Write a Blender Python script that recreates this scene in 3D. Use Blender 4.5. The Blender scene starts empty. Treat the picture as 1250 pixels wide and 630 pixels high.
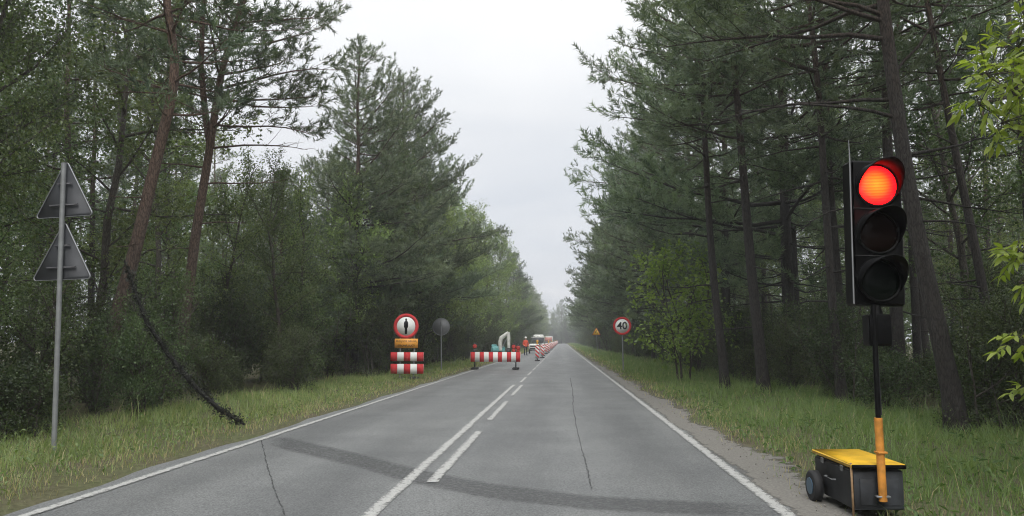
import bpy, math, random
import numpy as np
from mathutils import Vector, Matrix

R = math.radians
random.seed(7)
SC = bpy.context.scene
COL = SC.collection

# ------------------------------------------------------------------ camera
CAM_H = 1.36
F_PX, CX, CY = 900.0, 625.0, 315.0
YAW = math.radians(3.85)
PITCH = math.radians(6.47)
cam_d = bpy.data.cameras.new('camera')
cam_d.sensor_width = 36.0
cam_d.lens = 36.0 * F_PX / 1250.0
cam_d.clip_start = 0.05
cam_d.clip_end = 5000
cam = bpy.data.objects.new('camera', cam_d)
cam.location = (0, 0, CAM_H)
cam.rotation_euler = (math.radians(90) + PITCH, 0, YAW)
COL.objects.link(cam)
SC.camera = cam
CAM_M = cam.rotation_euler.to_matrix()

# ------------------------------------------------------------------ sky
SUN_EL, SUN_AZ = R(48), R(178)       # azimuth from +Y towards +X
world = bpy.data.worlds.new('World')
SC.world = world
world.use_nodes = True
wn = world.node_tree
wn.nodes.clear()
def N(t, typ, **kw):
    n = t.nodes.new(typ)
    for k, v in kw.items():
        setattr(n, k, v)
    return n
wo = N(wn, 'ShaderNodeOutputWorld')
wb = N(wn, 'ShaderNodeBackground')
wb.inputs['Strength'].default_value = 0.1
sky = N(wn, 'ShaderNodeTexSky', sky_type='NISHITA')
sky.sun_disc = False
sky.sun_elevation = SUN_EL
sky.sun_rotation = SUN_AZ
sky.air_density = 1.0
sky.dust_density = 3.0
tc = N(wn, 'ShaderNodeTexCoord')
sep = N(wn, 'ShaderNodeSeparateXYZ')
wn.links.new(tc.outputs['Generated'], sep.inputs[0])
# overcast deck: brighter towards the zenith as an overcast sky is
grad = N(wn, 'ShaderNodeValToRGB')
grad.color_ramp.elements[0].position = 0.0
grad.color_ramp.elements[0].color = (5.3, 5.45, 5.8, 1)
grad.color_ramp.elements[1].position = 1.0
grad.color_ramp.elements[1].color = (17.5, 17.7, 18.0, 1)
e = grad.color_ramp.elements.new(0.28)
e.color = (6.4, 6.5, 6.65, 1)
e = grad.color_ramp.elements.new(0.45)
e.color = (7.7, 7.8, 7.9, 1)
wn.links.new(sep.outputs['Z'], grad.inputs[0])
# cloud layer coordinates: direction projected onto a flat deck
mz = N(wn, 'ShaderNodeMath', operation='MAXIMUM'); mz.inputs[1].default_value = 0.0
az_ = N(wn, 'ShaderNodeMath', operation='ADD'); az_.inputs[1].default_value = 0.12
wn.links.new(sep.outputs['Z'], mz.inputs[0]); wn.links.new(mz.outputs[0], az_.inputs[0])
vd = N(wn, 'ShaderNodeVectorMath', operation='DIVIDE')
wn.links.new(tc.outputs['Generated'], vd.inputs[0])
cz = N(wn, 'ShaderNodeCombineXYZ')
for i in range(3):
    wn.links.new(az_.outputs[0], cz.inputs[i])
wn.links.new(cz.outputs[0], vd.inputs[1])
ns = N(wn, 'ShaderNodeTexNoise')
ns.inputs['Scale'].default_value = 0.9
ns.inputs['Detail'].default_value = 7.0
ns.inputs['Roughness'].default_value = 0.55
ns.inputs['Distortion'].default_value = 0.4
wn.links.new(vd.outputs[0], ns.inputs['Vector'])
cr = N(wn, 'ShaderNodeValToRGB')
cr.color_ramp.elements[0].position = 0.32; cr.color_ramp.elements[0].color = (0.88, 0.90, 0.93, 1)
cr.color_ramp.elements[1].position = 0.72; cr.color_ramp.elements[1].color = (1.06, 1.05, 1.04, 1)
wn.links.new(ns.outputs['Fac'], cr.inputs[0])
mul = N(wn, 'ShaderNodeMix', data_type='RGBA', blend_type='MULTIPLY')
mul.inputs['Factor'].default_value = 1.0
wn.links.new(grad.outputs[0], mul.inputs['A']); wn.links.new(cr.outputs[0], mul.inputs['B'])
mixs = N(wn, 'ShaderNodeMix', data_type='RGBA')
mixs.inputs['Factor'].default_value = 0.93
wn.links.new(sky.outputs[0], mixs.inputs['A']); wn.links.new(mul.outputs['Result'], mixs.inputs['B'])
wn.links.new(mixs.outputs['Result'], wb.inputs['Color'])
wn.links.new(wb.outputs[0], wo.inputs[0])

sun_d = bpy.data.lights.new('sun', 'SUN')
sun_d.energy = 1.3
sun_d.angle = R(25)
sun_d.color = (1.0, 0.97, 0.92)
sun = bpy.data.objects.new('sun', sun_d)
sun.rotation_euler = Vector((-math.cos(SUN_EL) * math.sin(SUN_AZ), -math.cos(SUN_EL) * math.cos(SUN_AZ), -math.sin(SUN_EL))).to_track_quat('-Z', 'Y').to_euler()
sun.location = (0, 0, 60)
COL.objects.link(sun)

SC.view_settings.view_transform = 'Standard'
SC.view_settings.look = 'None'
SC.view_settings.exposure = 0.52
SC.view_settings.gamma = 1.0
SC.render.engine = 'CYCLES'
SC.cycles.max_bounces = 4
SC.cycles.diffuse_bounces = 2
SC.cycles.glossy_bounces = 2
SC.cycles.transmission_bounces = 4
SC.cycles.volume_bounces = 0
SC.cycles.transparent_max_bounces = 8
SC.cycles.use_denoising = True
SC.cycles.denoising_prefilter = 'ACCURATE'
SC.cycles.filter_width = 1.1
SC.cycles.use_adaptive_sampling = True
SC.cycles.adaptive_threshold = 0.02

# ------------------------------------------------------------------ pixel -> place
def ray(px, py):
    v = Vector(((px - CX) / F_PX, (CY - py) / F_PX, -1.0))
    return CAM_M @ v
def at(px, py, Y=None, Z=None):
    d = ray(px, py)
    t = (Y / d.y) if Y is not None else ((Z - CAM_H) / d.z)
    return Vector((d.x * t, d.y * t, CAM_H + d.z * t))

# ------------------------------------------------------------------ mesh helpers
class MB:
    def __init__(self):
        self.v = []; self.f = {}; self.n = 0; self.t = []
    def add(self, V, F, mat=0, tint=None):
        V = np.asarray(V, dtype=np.float64).reshape(-1, 3)
        F = np.asarray(F, dtype=np.int64)
        self.f.setdefault((F.shape[1], mat), []).append(F + self.n)
        self.v.append(V); self.n += len(V)
        if tint is None:
            tint = np.full(len(V), 0.5)
        self.t.append(np.asarray(tint, dtype=np.float64))
    def addp(self, V, faces, mat=0):
        """any polygons (list of lists)"""
        groups = {}
        for f in faces:
            groups.setdefault(len(f), []).append(f)
        V = np.asarray(V, dtype=np.float64).reshape(-1, 3)
        for k, fs in groups.items():
            self.f.setdefault((k, mat), []).append(np.asarray(fs, dtype=np.int64) + self.n)
        self.v.append(V); self.n += len(V); self.t.append(np.full(len(V), 0.5))
    def mesh(self, name, mats, smooth=False, tint=False):
        me = bpy.data.meshes.new(name)
        V = np.concatenate(self.v)
        me.vertices.add(len(V))
        me.vertices.foreach_set('co', V.astype(np.float32).ravel())
        loops, starts, mi = [], [], []
        pos = 0
        for (k, m), fl in self.f.items():
            F = np.concatenate(fl)
            loops.append(F.ravel())
            starts.append(pos + k * np.arange(len(F)))
            pos += F.size
            mi.append(np.full(len(F), m))
        loops = np.concatenate(loops).astype(np.int32)
        starts = np.concatenate(starts).astype(np.int32)
        mi = np.concatenate(mi).astype(np.int32)
        me.loops.add(len(loops)); me.loops.foreach_set('vertex_index', loops)
        me.polygons.add(len(starts)); me.polygons.foreach_set('loop_start', starts)
        me.polygons.foreach_set('material_index', mi)
        if smooth:
            me.polygons.foreach_set('use_smooth', np.ones(len(starts), dtype=bool))
        for m in (mats if isinstance(mats, (list, tuple)) else [mats]):
            me.materials.append(m)
        if tint:
            a = me.attributes.new('tint', 'FLOAT', 'POINT')
            a.data.foreach_set('value', np.concatenate(self.t).astype(np.float32))
        me.update(calc_edges=True)
        me.validate()
        return me
    def obj(self, name, mats, parent=None, smooth=False, tint=False):
        return mkobj(name, self.mesh(name, mats, smooth, tint), parent)
    # --- shapes
    def box(self, c, s, mat=0, rot=None, bev=0.0):
        hx, hy, hz = s[0] / 2, s[1] / 2, s[2] / 2
        b = min(bev, hx * .9, hy * .9, hz * .9)
        if b <= 0:
            V = [(x, y, z) for x in (-hx, hx) for y in (-hy, hy) for z in (-hz, hz)]
            Fs = [(0, 1, 3, 2), (4, 6, 7, 5), (0, 4, 5, 1), (2, 3, 7, 6), (0, 2, 6, 4), (1, 5, 7, 3)]
        else:   # chamfered box: 24 verts
            V = []; idx = {}
            for sx in (-1, 1):
                for sy in (-1, 1):
                    for sz in (-1, 1):
                        for ax in range(3):
                            p = [sx * (hx - b), sy * (hy - b), sz * (hz - b)]
                            p[ax] = (sx * hx, sy * hy, sz * hz)[ax]
                            idx[(sx, sy, sz, ax)] = len(V); V.append(tuple(p))
            Fs = []
            for ax in range(3):
                o1, o2 = [(1, 2), (0, 2), (0, 1)][ax]
                for s_ in (-1, 1):
                    q = []
                    for a_, b_ in ((-1, -1), (1, -1), (1, 1), (-1, 1)):
                        k = [0, 0, 0]; k[ax] = s_; k[o1] = a_; k[o2] = b_
                        q.append(idx[(*k, ax)])
                    Fs.append(tuple(q if (s_ > 0) ^ (ax == 1) else q[::-1]))
            for ax in range(3):            # edges along axis ax
                o1, o2 = [(1, 2), (0, 2), (0, 1)][ax]
                for a_ in (-1, 1):
                    for b_ in (-1, 1):
                        q = []
                        for s_, w in ((-1, o1), (1, o1), (1, o2), (-1, o2)):
                            k = [0, 0, 0]; k[ax] = s_; k[o1] = a_; k[o2] = b_
                            q.append(idx[(*k, w)])
                        Fs.append(tuple(q))
            for sx in (-1, 1):
                for sy in (-1, 1):
                    for sz in (-1, 1):
                        Fs.append(tuple(idx[(sx, sy, sz, a)] for a in range(3)))
        V = np.array(V)
        if rot is not None:
            V = V @ np.array(rot).T
        self.addp(V + np.array(c), Fs, mat)
        return self
    def tube(self, P, rad, sides=8, mat=0, caps=True, squash=None):
        P = np.asarray(P, dtype=np.float64)
        n = len(P)
        rad = np.broadcast_to(np.asarray(rad, dtype=np.float64), (n,))
        T = np.gradient(P, axis=0)
        T /= np.linalg.norm(T, axis=1)[:, None] + 1e-9
        u0 = np.array([1., 0, 0]) if abs(T[0][0]) < .8 else np.array([0, 1., 0])
        U = u0[None] - T * (T @ u0)[:, None]
        U /= np.linalg.norm(U, axis=1)[:, None] + 1e-9
        W = np.cross(T, U)
        a = np.arange(sides) * 2 * math.pi / sides
        V = P[:, None, :] + rad[:, None, None] * (np.cos(a)[None, :, None] * U[:, None, :] + np.sin(a)[None, :, None] * W[:, None, :])
        i = np.arange(n - 1)[:, None] * sides
        j = np.arange(sides)[None, :]; j2 = (j + 1) % sides
        F = np.stack([i + j, i + j2, i + sides + j2, i + sides + j], -1).reshape(-1, 4)
        self.add(V.reshape(-1, 3), F, mat)
        if caps and sides > 3:
            self.addp(np.concatenate([V[0], V[-1]]), [list(range(sides))[::-1], list(range(sides, 2 * sides))], mat)
        return self
    def cyl(self, a, b, r, sides=16, mat=0):
        return self.tube([a, b], [r, r], sides, mat)
    def prism(self, poly, y0, y1, mat=0):
        """outline in the XZ plane, given thickness along Y"""
        k = len(poly)
        V = [(x, y0, z) for x, z in poly] + [(x, y1, z) for x, z in poly]
        Fs = [list(range(k)), list(range(k, 2 * k))[::-1]]
        for i in range(k):
            j = (i + 1) % k
            Fs.append([i, i + k, j + k, j])
        self.addp(V, Fs, mat)
        return self
    def ring(self, r0, r1, y0, y1, k=32, mat=0):
        a = np.arange(k) * 2 * math.pi / k
        V = []
        for y in (y0, y1):
            for r in (r0, r1):
                V += [(r * math.cos(t), y, r * math.sin(t)) for t in a]
        Fs = []
        for i in range(k):
            j = (i + 1) % k
            Fs += [[i, j, k + j, k + i], [2 * k + i, 3 * k + i, 3 * k + j, 2 * k + j],
                   [k + i, k + j, 3 * k + j, 3 * k + i], [i, 2 * k + i, 2 * k + j, j]]
        self.addp(V, Fs, mat)
        return self

def mkobj(name, me, parent=None):
    o = bpy.data.objects.new(name, me)
    COL.objects.link(o)
    if parent is not None:
        o.parent = parent
    return o
def tag(o, label=None, cat=None, group=None, kind=None):
    if label: o['label'] = label
    if cat: o['category'] = cat
    if group: o['group'] = group
    if kind: o['kind'] = kind
    return o
def empty(name, loc=(0, 0, 0), rz=0.0):
    o = bpy.data.objects.new(name, None)
    COL.objects.link(o)
    o.location = loc; o.rotation_euler = (0, 0, rz)
    o.empty_display_size = .2
    return o
def copy_tree(o, parent=None):
    c = o.copy(); COL.objects.link(c); c.parent = parent
    for ch in list(o.children):
        copy_tree(ch, c)
    return c

# ------------------------------------------------------------------ materials
def newmat(name):
    m = bpy.data.materials.new(name); m.use_nodes = True
    t = m.node_tree
    return m, t, t.nodes['Principled BSDF']
def plain(name, col, rough=.5, metal=0., var=.12, scale=6., bump=0., spec=.5, emit=None, est=0.):
    """painted / metal / plastic surface with grime variation"""
    m, t, p = newmat(name)
    tcn = N(t, 'ShaderNodeTexCoord')
    nz = N(t, 'ShaderNodeTexNoise'); nz.inputs['Scale'].default_value = scale; nz.inputs['Detail'].default_value = 5
    t.links.new(tcn.outputs['Object'], nz.inputs['Vector'])
    rp = N(t, 'ShaderNodeValToRGB')
    rp.color_ramp.elements[0].position = .3; rp.color_ramp.elements[1].position = .75
    rp.color_ramp.elements[0].color = (*[c * (1 - var * 1.6) for c in col], 1)
    rp.color_ramp.elements[1].color = (*[min(1, c * (1 + var)) for c in col], 1)
    t.links.new(nz.outputs['Fac'], rp.inputs[0]); t.links.new(rp.outputs[0], p.inputs['Base Color'])
    p.inputs['Roughness'].default_value = rough; p.inputs['Metallic'].default_value = metal
    p.inputs['Specular IOR Level'].default_value = spec
    if bump:
        b = N(t, 'ShaderNodeBump'); b.inputs['Strength'].default_value = bump; b.inputs['Distance'].default_value = .01
        n2 = N(t, 'ShaderNodeTexNoise'); n2.inputs['Scale'].default_value = scale * 8
        t.links.new(tcn.outputs['Object'], n2.inputs['Vector'])
        t.links.new(n2.outputs['Fac'], b.inputs['Height']); t.links.new(b.outputs[0], p.inputs['Normal'])
    if emit:
        p.inputs['Emission Color'].default_value = (*emit, 1); p.inputs['Emission Strength'].default_value = est
    return m
def leafmat(name, dark, light, trans=.3, rough=.42, hue=.03):
    m, t, p = newmat(name)
    at_ = N(t, 'ShaderNodeAttribute', attribute_name='tint')
    oi = N(t, 'ShaderNodeObjectInfo')
    mx = N(t, 'ShaderNodeMix', data_type='RGBA')
    mx.inputs['A'].default_value = (*dark, 1); mx.inputs['B'].default_value = (*light, 1)
    t.links.new(at_.outputs['Fac'], mx.inputs['Factor'])
    hs = N(t, 'ShaderNodeHueSaturation')
    mr = N(t, 'ShaderNodeMapRange'); mr.inputs['To Min'].default_value = .5 - hue; mr.inputs['To Max'].default_value = .5 + hue * .6
    t.links.new(oi.outputs['Random'], mr.inputs['Value']); t.links.new(mr.outputs[0], hs.inputs['Hue'])
    mv = N(t, 'ShaderNodeMapRange'); mv.inputs['To Min'].default_value = .68; mv.inputs['To Max'].default_value = 1.32
    mrand = N(t, 'ShaderNodeMath', operation='FRACT')
    mm = N(t, 'ShaderNodeMath', operation='MULTIPLY'); mm.inputs[1].default_value = 7.31
    t.links.new(oi.outputs['Random'], mm.inputs[0]); t.links.new(mm.outputs[0], mrand.inputs[0])
    t.links.new(mrand.outputs[0], mv.inputs['Value']); t.links.new(mv.outputs[0], hs.inputs['Value'])
    t.links.new(mx.outputs['Result'], hs.inputs['Color'])
    t.links.new(hs.outputs[0], p.inputs['Base Color'])
    p.inputs['Roughness'].default_value = rough
    p.inputs['Specular IOR Level'].default_value = .5
    tr = N(t, 'ShaderNodeBsdfTranslucent')
    sc = N(t, 'ShaderNodeMix', data_type='RGBA', blend_type='MULTIPLY'); sc.inputs['Factor'].default_value = 1
    sc.inputs['B'].default_value = (1.25, 1.35, .6, 1)
    t.links.new(hs.outputs[0], sc.inputs['A']); t.links.new(sc.outputs['Result'], tr.inputs['Color'])
    ms = N(t, 'ShaderNodeMixShader'); ms.inputs[0].default_value = trans
    t.links.new(p.outputs[0], ms.inputs[1]); t.links.new(tr.outputs[0], ms.inputs[2])
    t.links.new(ms.outputs[0], t.nodes['Material Output'].inputs['Surface'])
    return m
def barkmat(name, low, high, z0, z1):
    m, t, p = newmat(name)
    tcn = N(t, 'ShaderNodeTexCoord')
    mp = N(t, 'ShaderNodeMapping'); mp.inputs['Scale'].default_value = (1, 1, .22)
    t.links.new(tcn.outputs['Object'], mp.inputs['Vector'])
    vo = N(t, 'ShaderNodeTexVoronoi'); vo.inputs['Scale'].default_value = 26; vo.feature = 'DISTANCE_TO_EDGE'
    nz = N(t, 'ShaderNodeTexNoise'); nz.inputs['Scale'].default_value = 9; nz.inputs['Detail'].default_value = 6
    t.links.new(mp.outputs[0], nz.inputs['Vector'])
    ds = N(t, 'ShaderNodeTexNoise'); ds.inputs['Scale'].default_value = 30; ds.inputs['Detail'].default_value = 4
    t.links.new(mp.outputs[0], ds.inputs['Vector'])
    dm = N(t, 'ShaderNodeMix', data_type='RGBA'); dm.inputs['Factor'].default_value = .06; dm.blend_type = 'ADD'
    t.links.new(mp.outputs[0], dm.inputs['A']); t.links.new(ds.outputs['Color'], dm.inputs['B'])
    t.links.new(dm.outputs['Result'], vo.inputs['Vector'])
    sp = N(t, 'ShaderNodeSeparateXYZ'); t.links.new(tcn.outputs['Object'], sp.inputs[0])
    mr = N(t, 'ShaderNodeMapRange'); mr.inputs['From Min'].default_value = z0; mr.inputs['From Max'].default_value = z1
    ad = N(t, 'ShaderNodeMath', operation='MULTIPLY_ADD'); ad.inputs[1].default_value = 2.5
    t.links.new(nz.outputs['Fac'], ad.inputs[0]); t.links.new(sp.outputs['Z'], ad.inputs[2])
    t.links.new(ad.outputs[0], mr.inputs['Value'])
    mx = N(t, 'ShaderNodeMix', data_type='RGBA')
    mx.inputs['A'].default_value = (*low, 1); mx.inputs['B'].default_value = (*high, 1)
    t.links.new(mr.outputs[0], mx.inputs['Factor'])
    rp = N(t, 'ShaderNodeValToRGB')
    rp.color_ramp.elements[0].position = .0; rp.color_ramp.elements[0].color = (.35, .33, .32, 1)
    rp.color_ramp.elements[1].position = .16; rp.color_ramp.elements[1].color = (1.1, 1.08, 1.05, 1)
    t.links.new(vo.outputs['Distance'], rp.inputs[0])
    ml = N(t, 'ShaderNodeMix', data_type='RGBA', blend_type='MULTIPLY'); ml.inputs['Factor'].default_value = 1
    t.links.new(mx.outputs['Result'], ml.inputs['A']); t.links.new(rp.outputs[0], ml.inputs['B'])
    t.links.new(ml.outputs['Result'], p.inputs['Base Color'])
    p.inputs['Roughness'].default_value = .9
    b = N(t, 'ShaderNodeBump'); b.inputs['Strength'].default_value = .7; b.inputs['Distance'].default_value = .03
    t.links.new(vo.outputs['Distance'], b.inputs['Height']); t.links.new(b.outputs[0], p.inputs['Normal'])
    return m

M = {}
M['needle'] = leafmat('pine_needles', (.052, .080, .050), (.185, .235, .155), .30, .5, .025)
M['leaf'] = leafmat('broad_leaves', (.056, .092, .036), (.185, .250, .105), .38, .5, .03)
M['leaf_light'] = leafmat('light_leaves', (.095, .150, .055), (.25, .33, .13), .42, .45, .02)
M['leaf_bright'] = leafmat('bright_leaves', (.125, .200, .048), (.290, .380, .105), .44, .4, .012)
M['leaf_ash'] = leafmat('yellow_green_leaflets', (.19, .28, .045), (.42, .50, .10), .46, .4, .01)
M['shrub'] = leafmat('shrub_leaves', (.030, .052, .022), (.120, .165, .066), .34, .5, .03)
M['pine_bark'] = barkmat('pine_bark', (.040, .036, .033), (.10, .068, .050), 6.0, 11.5)
M['pine_bark_warm'] = barkmat('warm_pine_bark', (.088, .070, .060), (.150, .100, .076), 1.5, 7.5)
M['leaf_bark'] = barkmat('grey_bark', (.085, .075, .062), (.11, .098, .082), 3, 9)
M['dead'] = plain('smear_bough_dark', (.014, .013, .012), .9, var=.25, scale=14)  # near-black of the bough added for the windscreen smear
M['steel'] = plain('galvanised_steel', (.26, .27, .275), .55, .25, var=.12, scale=9)
M['alu'] = plain('grey_aluminium_sign_back', (.050, .053, .060), .6, .1, var=.10, scale=5)
M['alu_light'] = plain('pale_aluminium_sign_back', (.22, .225, .235), .55, .1, var=.08, scale=5)
M['alu_dark'] = plain('dark_bracket', (.05, .05, .055), .5, .3)
M['rim'] = plain('bright_sign_rim', (.30, .31, .32), .4, .3, var=.08)
M['white'] = plain('white_sheeting', (.86, .86, .84), .9, var=.025, scale=3, spec=.08)
M['red'] = plain('red_sheeting', (.60, .060, .065), .9, var=.10, scale=3, spec=.08)
M['black'] = plain('black_print', (.012, .012, .013), .5, var=.1)
M['orange'] = plain('orange_sheeting', (.86, .38, .06), .45, var=.08, scale=4)
M['yellow_sign'] = plain('yellow_sheeting', (.86, .50, .03), .45, var=.05)
M['yellow'] = plain('yellow_lid_paint', (.78, .46, .02), .55, var=.20, scale=5, bump=.08)
M['orange_paint'] = plain('orange_mast_paint', (.62, .255, .04), .55, var=.25, scale=14, bump=.1)
M['black_plastic'] = plain('black_plastic', (.005, .005, .0055), .5, var=.2, spec=.14)
M['cabinet'] = plain('dark_grey_cabinet', (.038, .042, .048), .6, var=.30, scale=7, bump=.1)
M['rubber'] = plain('rubber', (.015, .015, .016), .75, var=.2, bump=.1)
M['leg_paint'] = plain('weathered_tan_leg', (.30, .19, .10), .7, var=.3, scale=20)
M['smear_leaf'] = leafmat('smear_dark_leaves', (.010, .012, .009), (.030, .034, .022), .1, .7, .01)  # leaf colour that thickens the added smear curve
M['hub'] = plain('pale_blue_hub', (.07, .13, .19), .35, .2)
M['mwhite'] = plain('white_machine_paint', (.70, .70, .66), .45, var=.12)
M['teal'] = plain('teal_machine_paint', (.13, .38, .38), .45, var=.12)
M['glass'] = plain('dark_glass', (.015, .02, .022), .08, var=.1, spec=.6)
M['lamp_red'] = plain('red_lamp_lens', (.50, .05, .04), .25, var=.1)
M['lamp_yellow'] = plain('yellow_lamp_lens', (.80, .42, .06), .25, var=.1)
M['hivis'] = plain('orange_red_workwear', (.72, .10, .05), .8, var=.15)
M['navy'] = plain('dark_trousers', (.03, .035, .05), .85, var=.2)
M['skin'] = plain('skin', (.45, .26, .19), .55, var=.06)
M['hat'] = plain('white_helmet', (.7, .7, .66), .35, var=.05)
M['lorry'] = plain('lorry_dark_body', (.055, .06, .065), .5, var=.2)
M['lorry_orange'] = plain('lorry_rear_panel', (.55, .20, .16), .5, var=.2)

# unlit lens and lit lens
def lensmat(name, c, emit=False):
    m, t, p = newmat(name)
    tcn = N(t, 'ShaderNodeTexCoord')
    wv = N(t, 'ShaderNodeTexWave', bands_direction='Z'); wv.inputs['Scale'].default_value = 26
    wv.inputs['Distortion'].default_value = .15
    t.links.new(tcn.outputs['Object'], wv.inputs['Vector'])
    p.inputs['Base Color'].default_value = (*c, 1)
    p.inputs['Roughness'].default_value = .12
    bm_ = N(t, 'ShaderNodeBump'); bm_.inputs['Strength'].default_value = .25; bm_.inputs['Distance'].default_value = .004
    t.links.new(wv.outputs['Fac'], bm_.inputs['Height']); t.links.new(bm_.outputs[0], p.inputs['Normal'])
    if not emit:
        bm_.inputs['Strength'].default_value = .03; p.inputs['Roughness'].default_value = .10; p.inputs['Specular IOR Level'].default_value = .08
    if emit:
        ln = N(t, 'ShaderNodeVectorMath', operation='LENGTH')
        mpp = N(t, 'ShaderNodeMapping'); mpp.inputs['Scale'].default_value = (1, 0, 1); mpp.inputs['Location'].default_value = (.02, 0, .0)
        t.links.new(tcn.outputs['Object'], mpp.inputs['Vector']); t.links.new(mpp.outputs[0], ln.inputs[0])
        rp = N(t, 'ShaderNodeValToRGB')
        el = rp.color_ramp.elements
        el[0].position = 0; el[0].color = (1, .062, .005, 1)
        el[1].position = .15; el[1].color = (1, .002, .004, 1)
        e1 = el.new(.075); e1.color = (1, .030, .003, 1)
        e2 = el.new(.12); e2.color = (1, .006, .004, 1)
        t.links.new(ln.outputs['Value'], rp.inputs[0])
        dk = N(t, 'ShaderNodeMapRange'); dk.inputs['To Min'].default_value = 3.4; dk.inputs['To Max'].default_value = 7.0
        t.links.new(wv.outputs['Fac'], dk.inputs['Value'])
        t.links.new(rp.outputs[0], p.inputs['Emission Color']); t.links.new(dk.outputs[0], p.inputs['Emission Strength'])
    return m
M['lens_lit'] = lensmat('lit_red_lens', (.3, .02, .01), True)
M['lens_amber'] = lensmat('unlit_amber_lens', (.008, .004, .003))
M['lens_green'] = lensmat('unlit_green_lens', (.003, .005, .004))

# ground
def asphalt():
    m, t, p = newmat('asphalt')
    g = N(t, 'ShaderNodeNewGeometry')
    def noise(scale, detail=4, rough=.5, vec=None):
        n = N(t, 'ShaderNodeTexNoise'); n.inputs['Scale'].default_value = scale
        n.inputs['Detail'].default_value = detail; n.inputs['Roughness'].default_value = rough
        t.links.new(vec if vec else g.outputs['Position'], n.inputs['Vector']); return n
    mp = N(t, 'ShaderNodeMapping'); mp.inputs['Scale'].default_value = (1.0, .12, 1)
    t.links.new(g.outputs['Position'], mp.inputs['Vector'])
    big = noise(1.1, 4, .6, mp.outputs[0])         # streaks along the lane
    med = noise(.8, 5, .6)
    fine = noise(60, 5, .75)
    def ramp(src, a, b, c0, c1):
        r_ = N(t, 'ShaderNodeValToRGB'); r_.color_ramp.elements[0].position = a; r_.color_ramp.elements[1].position = b
        r_.color_ramp.elements[0].color = (*c0, 1); r_.color_ramp.elements[1].color = (*c1, 1)
        t.links.new(src, r_.inputs[0]); return r_
    a = ramp(big.outputs['Fac'], .3, .72, (.112, .116, .118), (.172, .176, .176))
    b = ramp(med.outputs['Fac'], .3, .7, (.82, .82, .83), (1.14, 1.14, 1.13))
    c = ramp(fine.outputs['Fac'], .36, .68, (.42, .42, .42), (1.72, 1.72, 1.68))
    m1 = N(t, 'ShaderNodeMix', data_type='RGBA', blend_type='MULTIPLY'); m1.inputs['Factor'].default_value = 1
    m2 = N(t, 'ShaderNodeMix', data_type='RGBA', blend_type='MULTIPLY'); m2.inputs['Factor'].default_value = 1
    t.links.new(a.outputs[0], m1.inputs['A']); t.links.new(b.outputs[0], m1.inputs['B'])
    t.links.new(m1.outputs['Result'], m2.inputs['A']); t.links.new(c.outputs[0], m2.inputs['B'])
    sx = N(t, 'ShaderNodeSeparateXYZ'); t.links.new(g.outputs['Position'], sx.inputs[0])
    wob = N(t, 'ShaderNodeMath', operation='MULTIPLY_ADD'); wob.inputs[1].default_value = .35
    t.links.new(med.outputs['Fac'], wob.inputs[0]); t.links.new(sx.outputs['X'], wob.inputs[2])
    fr = N(t, 'ShaderNodeMath', operation='MULTIPLY'); fr.inputs[1].default_value = 4.05
    t.links.new(wob.outputs[0], fr.inputs[0])
    sn = N(t, 'ShaderNodeMath', operation='SINE'); t.links.new(fr.outputs[0], sn.inputs[0])
    tr_ = N(t, 'ShaderNodeMapRange'); tr_.inputs['From Min'].default_value = -1; tr_.inputs['To Min'].default_value = .90; tr_.inputs['To Max'].default_value = 1.07
    t.links.new(sn.outputs[0], tr_.inputs['Value'])
    m3 = N(t, 'ShaderNodeVectorMath', operation='SCALE')
    t.links.new(m2.outputs['Result'], m3.inputs[0]); t.links.new(tr_.outputs[0], m3.inputs['Scale'])
    t.links.new(m3.outputs[0], p.inputs['Base Color'])
    p.inputs['Roughness'].default_value = .62
    p.inputs['Specular IOR Level'].default_value = .5
    bp = N(t, 'ShaderNodeBump'); bp.inputs['Strength'].default_value = .45; bp.inputs['Distance'].default_value = .006
    t.links.new(fine.outputs['Fac'], bp.inputs['Height']); t.links.new(bp.outputs[0], p.inputs['Normal'])
    return m
M['asphalt'] = asphalt()
def worn(name, col, a0, a1, scale, edge_axis=None, rough=.7, fscale=90):
    """thin layer on the road (paint, tar) worn through by noise"""
    m, t, p = newmat(name)
    g = N(t, 'ShaderNodeNewGeometry')
    n = N(t, 'ShaderNodeTexNoise'); n.inputs['Scale'].default_value = scale; n.inputs['Detail'].default_value = 8; n.inputs['Roughness'].default_value = .7
    t.links.new(g.outputs['Position'], n.inputs['Vector'])
    at_ = N(t, 'ShaderNodeAttribute', attribute_name='tint')
    sm = N(t, 'ShaderNodeMath', operation='ADD'); t.links.new(n.outputs['Fac'], sm.inputs[0]); t.links.new(at_.outputs['Fac'], sm.inputs[1])
    mr = N(t, 'ShaderNodeMapRange'); mr.inputs['From Min'].default_value = a0 + .5; mr.inputs['From Max'].default_value = a1 + .5
    t.links.new(sm.outputs[0], mr.inputs['Value'])
    f = N(t, 'ShaderNodeTexNoise'); f.inputs['Scale'].default_value = fscale; f.inputs['Detail'].default_value = 3
    t.links.new(g.outputs['Position'], f.inputs['Vector'])
    rp = N(t, 'ShaderNodeValToRGB'); rp.color_ramp.elements[0].position = .33; rp.color_ramp.elements[1].position = .68
    rp.color_ramp.elements[0].color = (*[c * .72 for c in col], 1); rp.color_ramp.elements[1].color = (*[c * 1.12 for c in col], 1)
    t.links.new(f.outputs['Fac'], rp.inputs[0]); t.links.new(rp.outputs[0], p.inputs['Base Color'])
    p.inputs['Roughness'].default_value = rough
    t.links.new(mr.outputs[0], p.inputs['Alpha'])
    return m
M['paint'] = worn('worn_road_paint', (.43, .43, .41), .27, .47, 22)
M['smear'] = worn('windscreen_smear_dark', (.105, .107, .107), .25, .75, 30, fscale=80)  # windscreen smear put into the road as a darker colour
M['crack'] = worn('crack_filler', (.055, .055, .055), .36, .62, 14)
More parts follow.
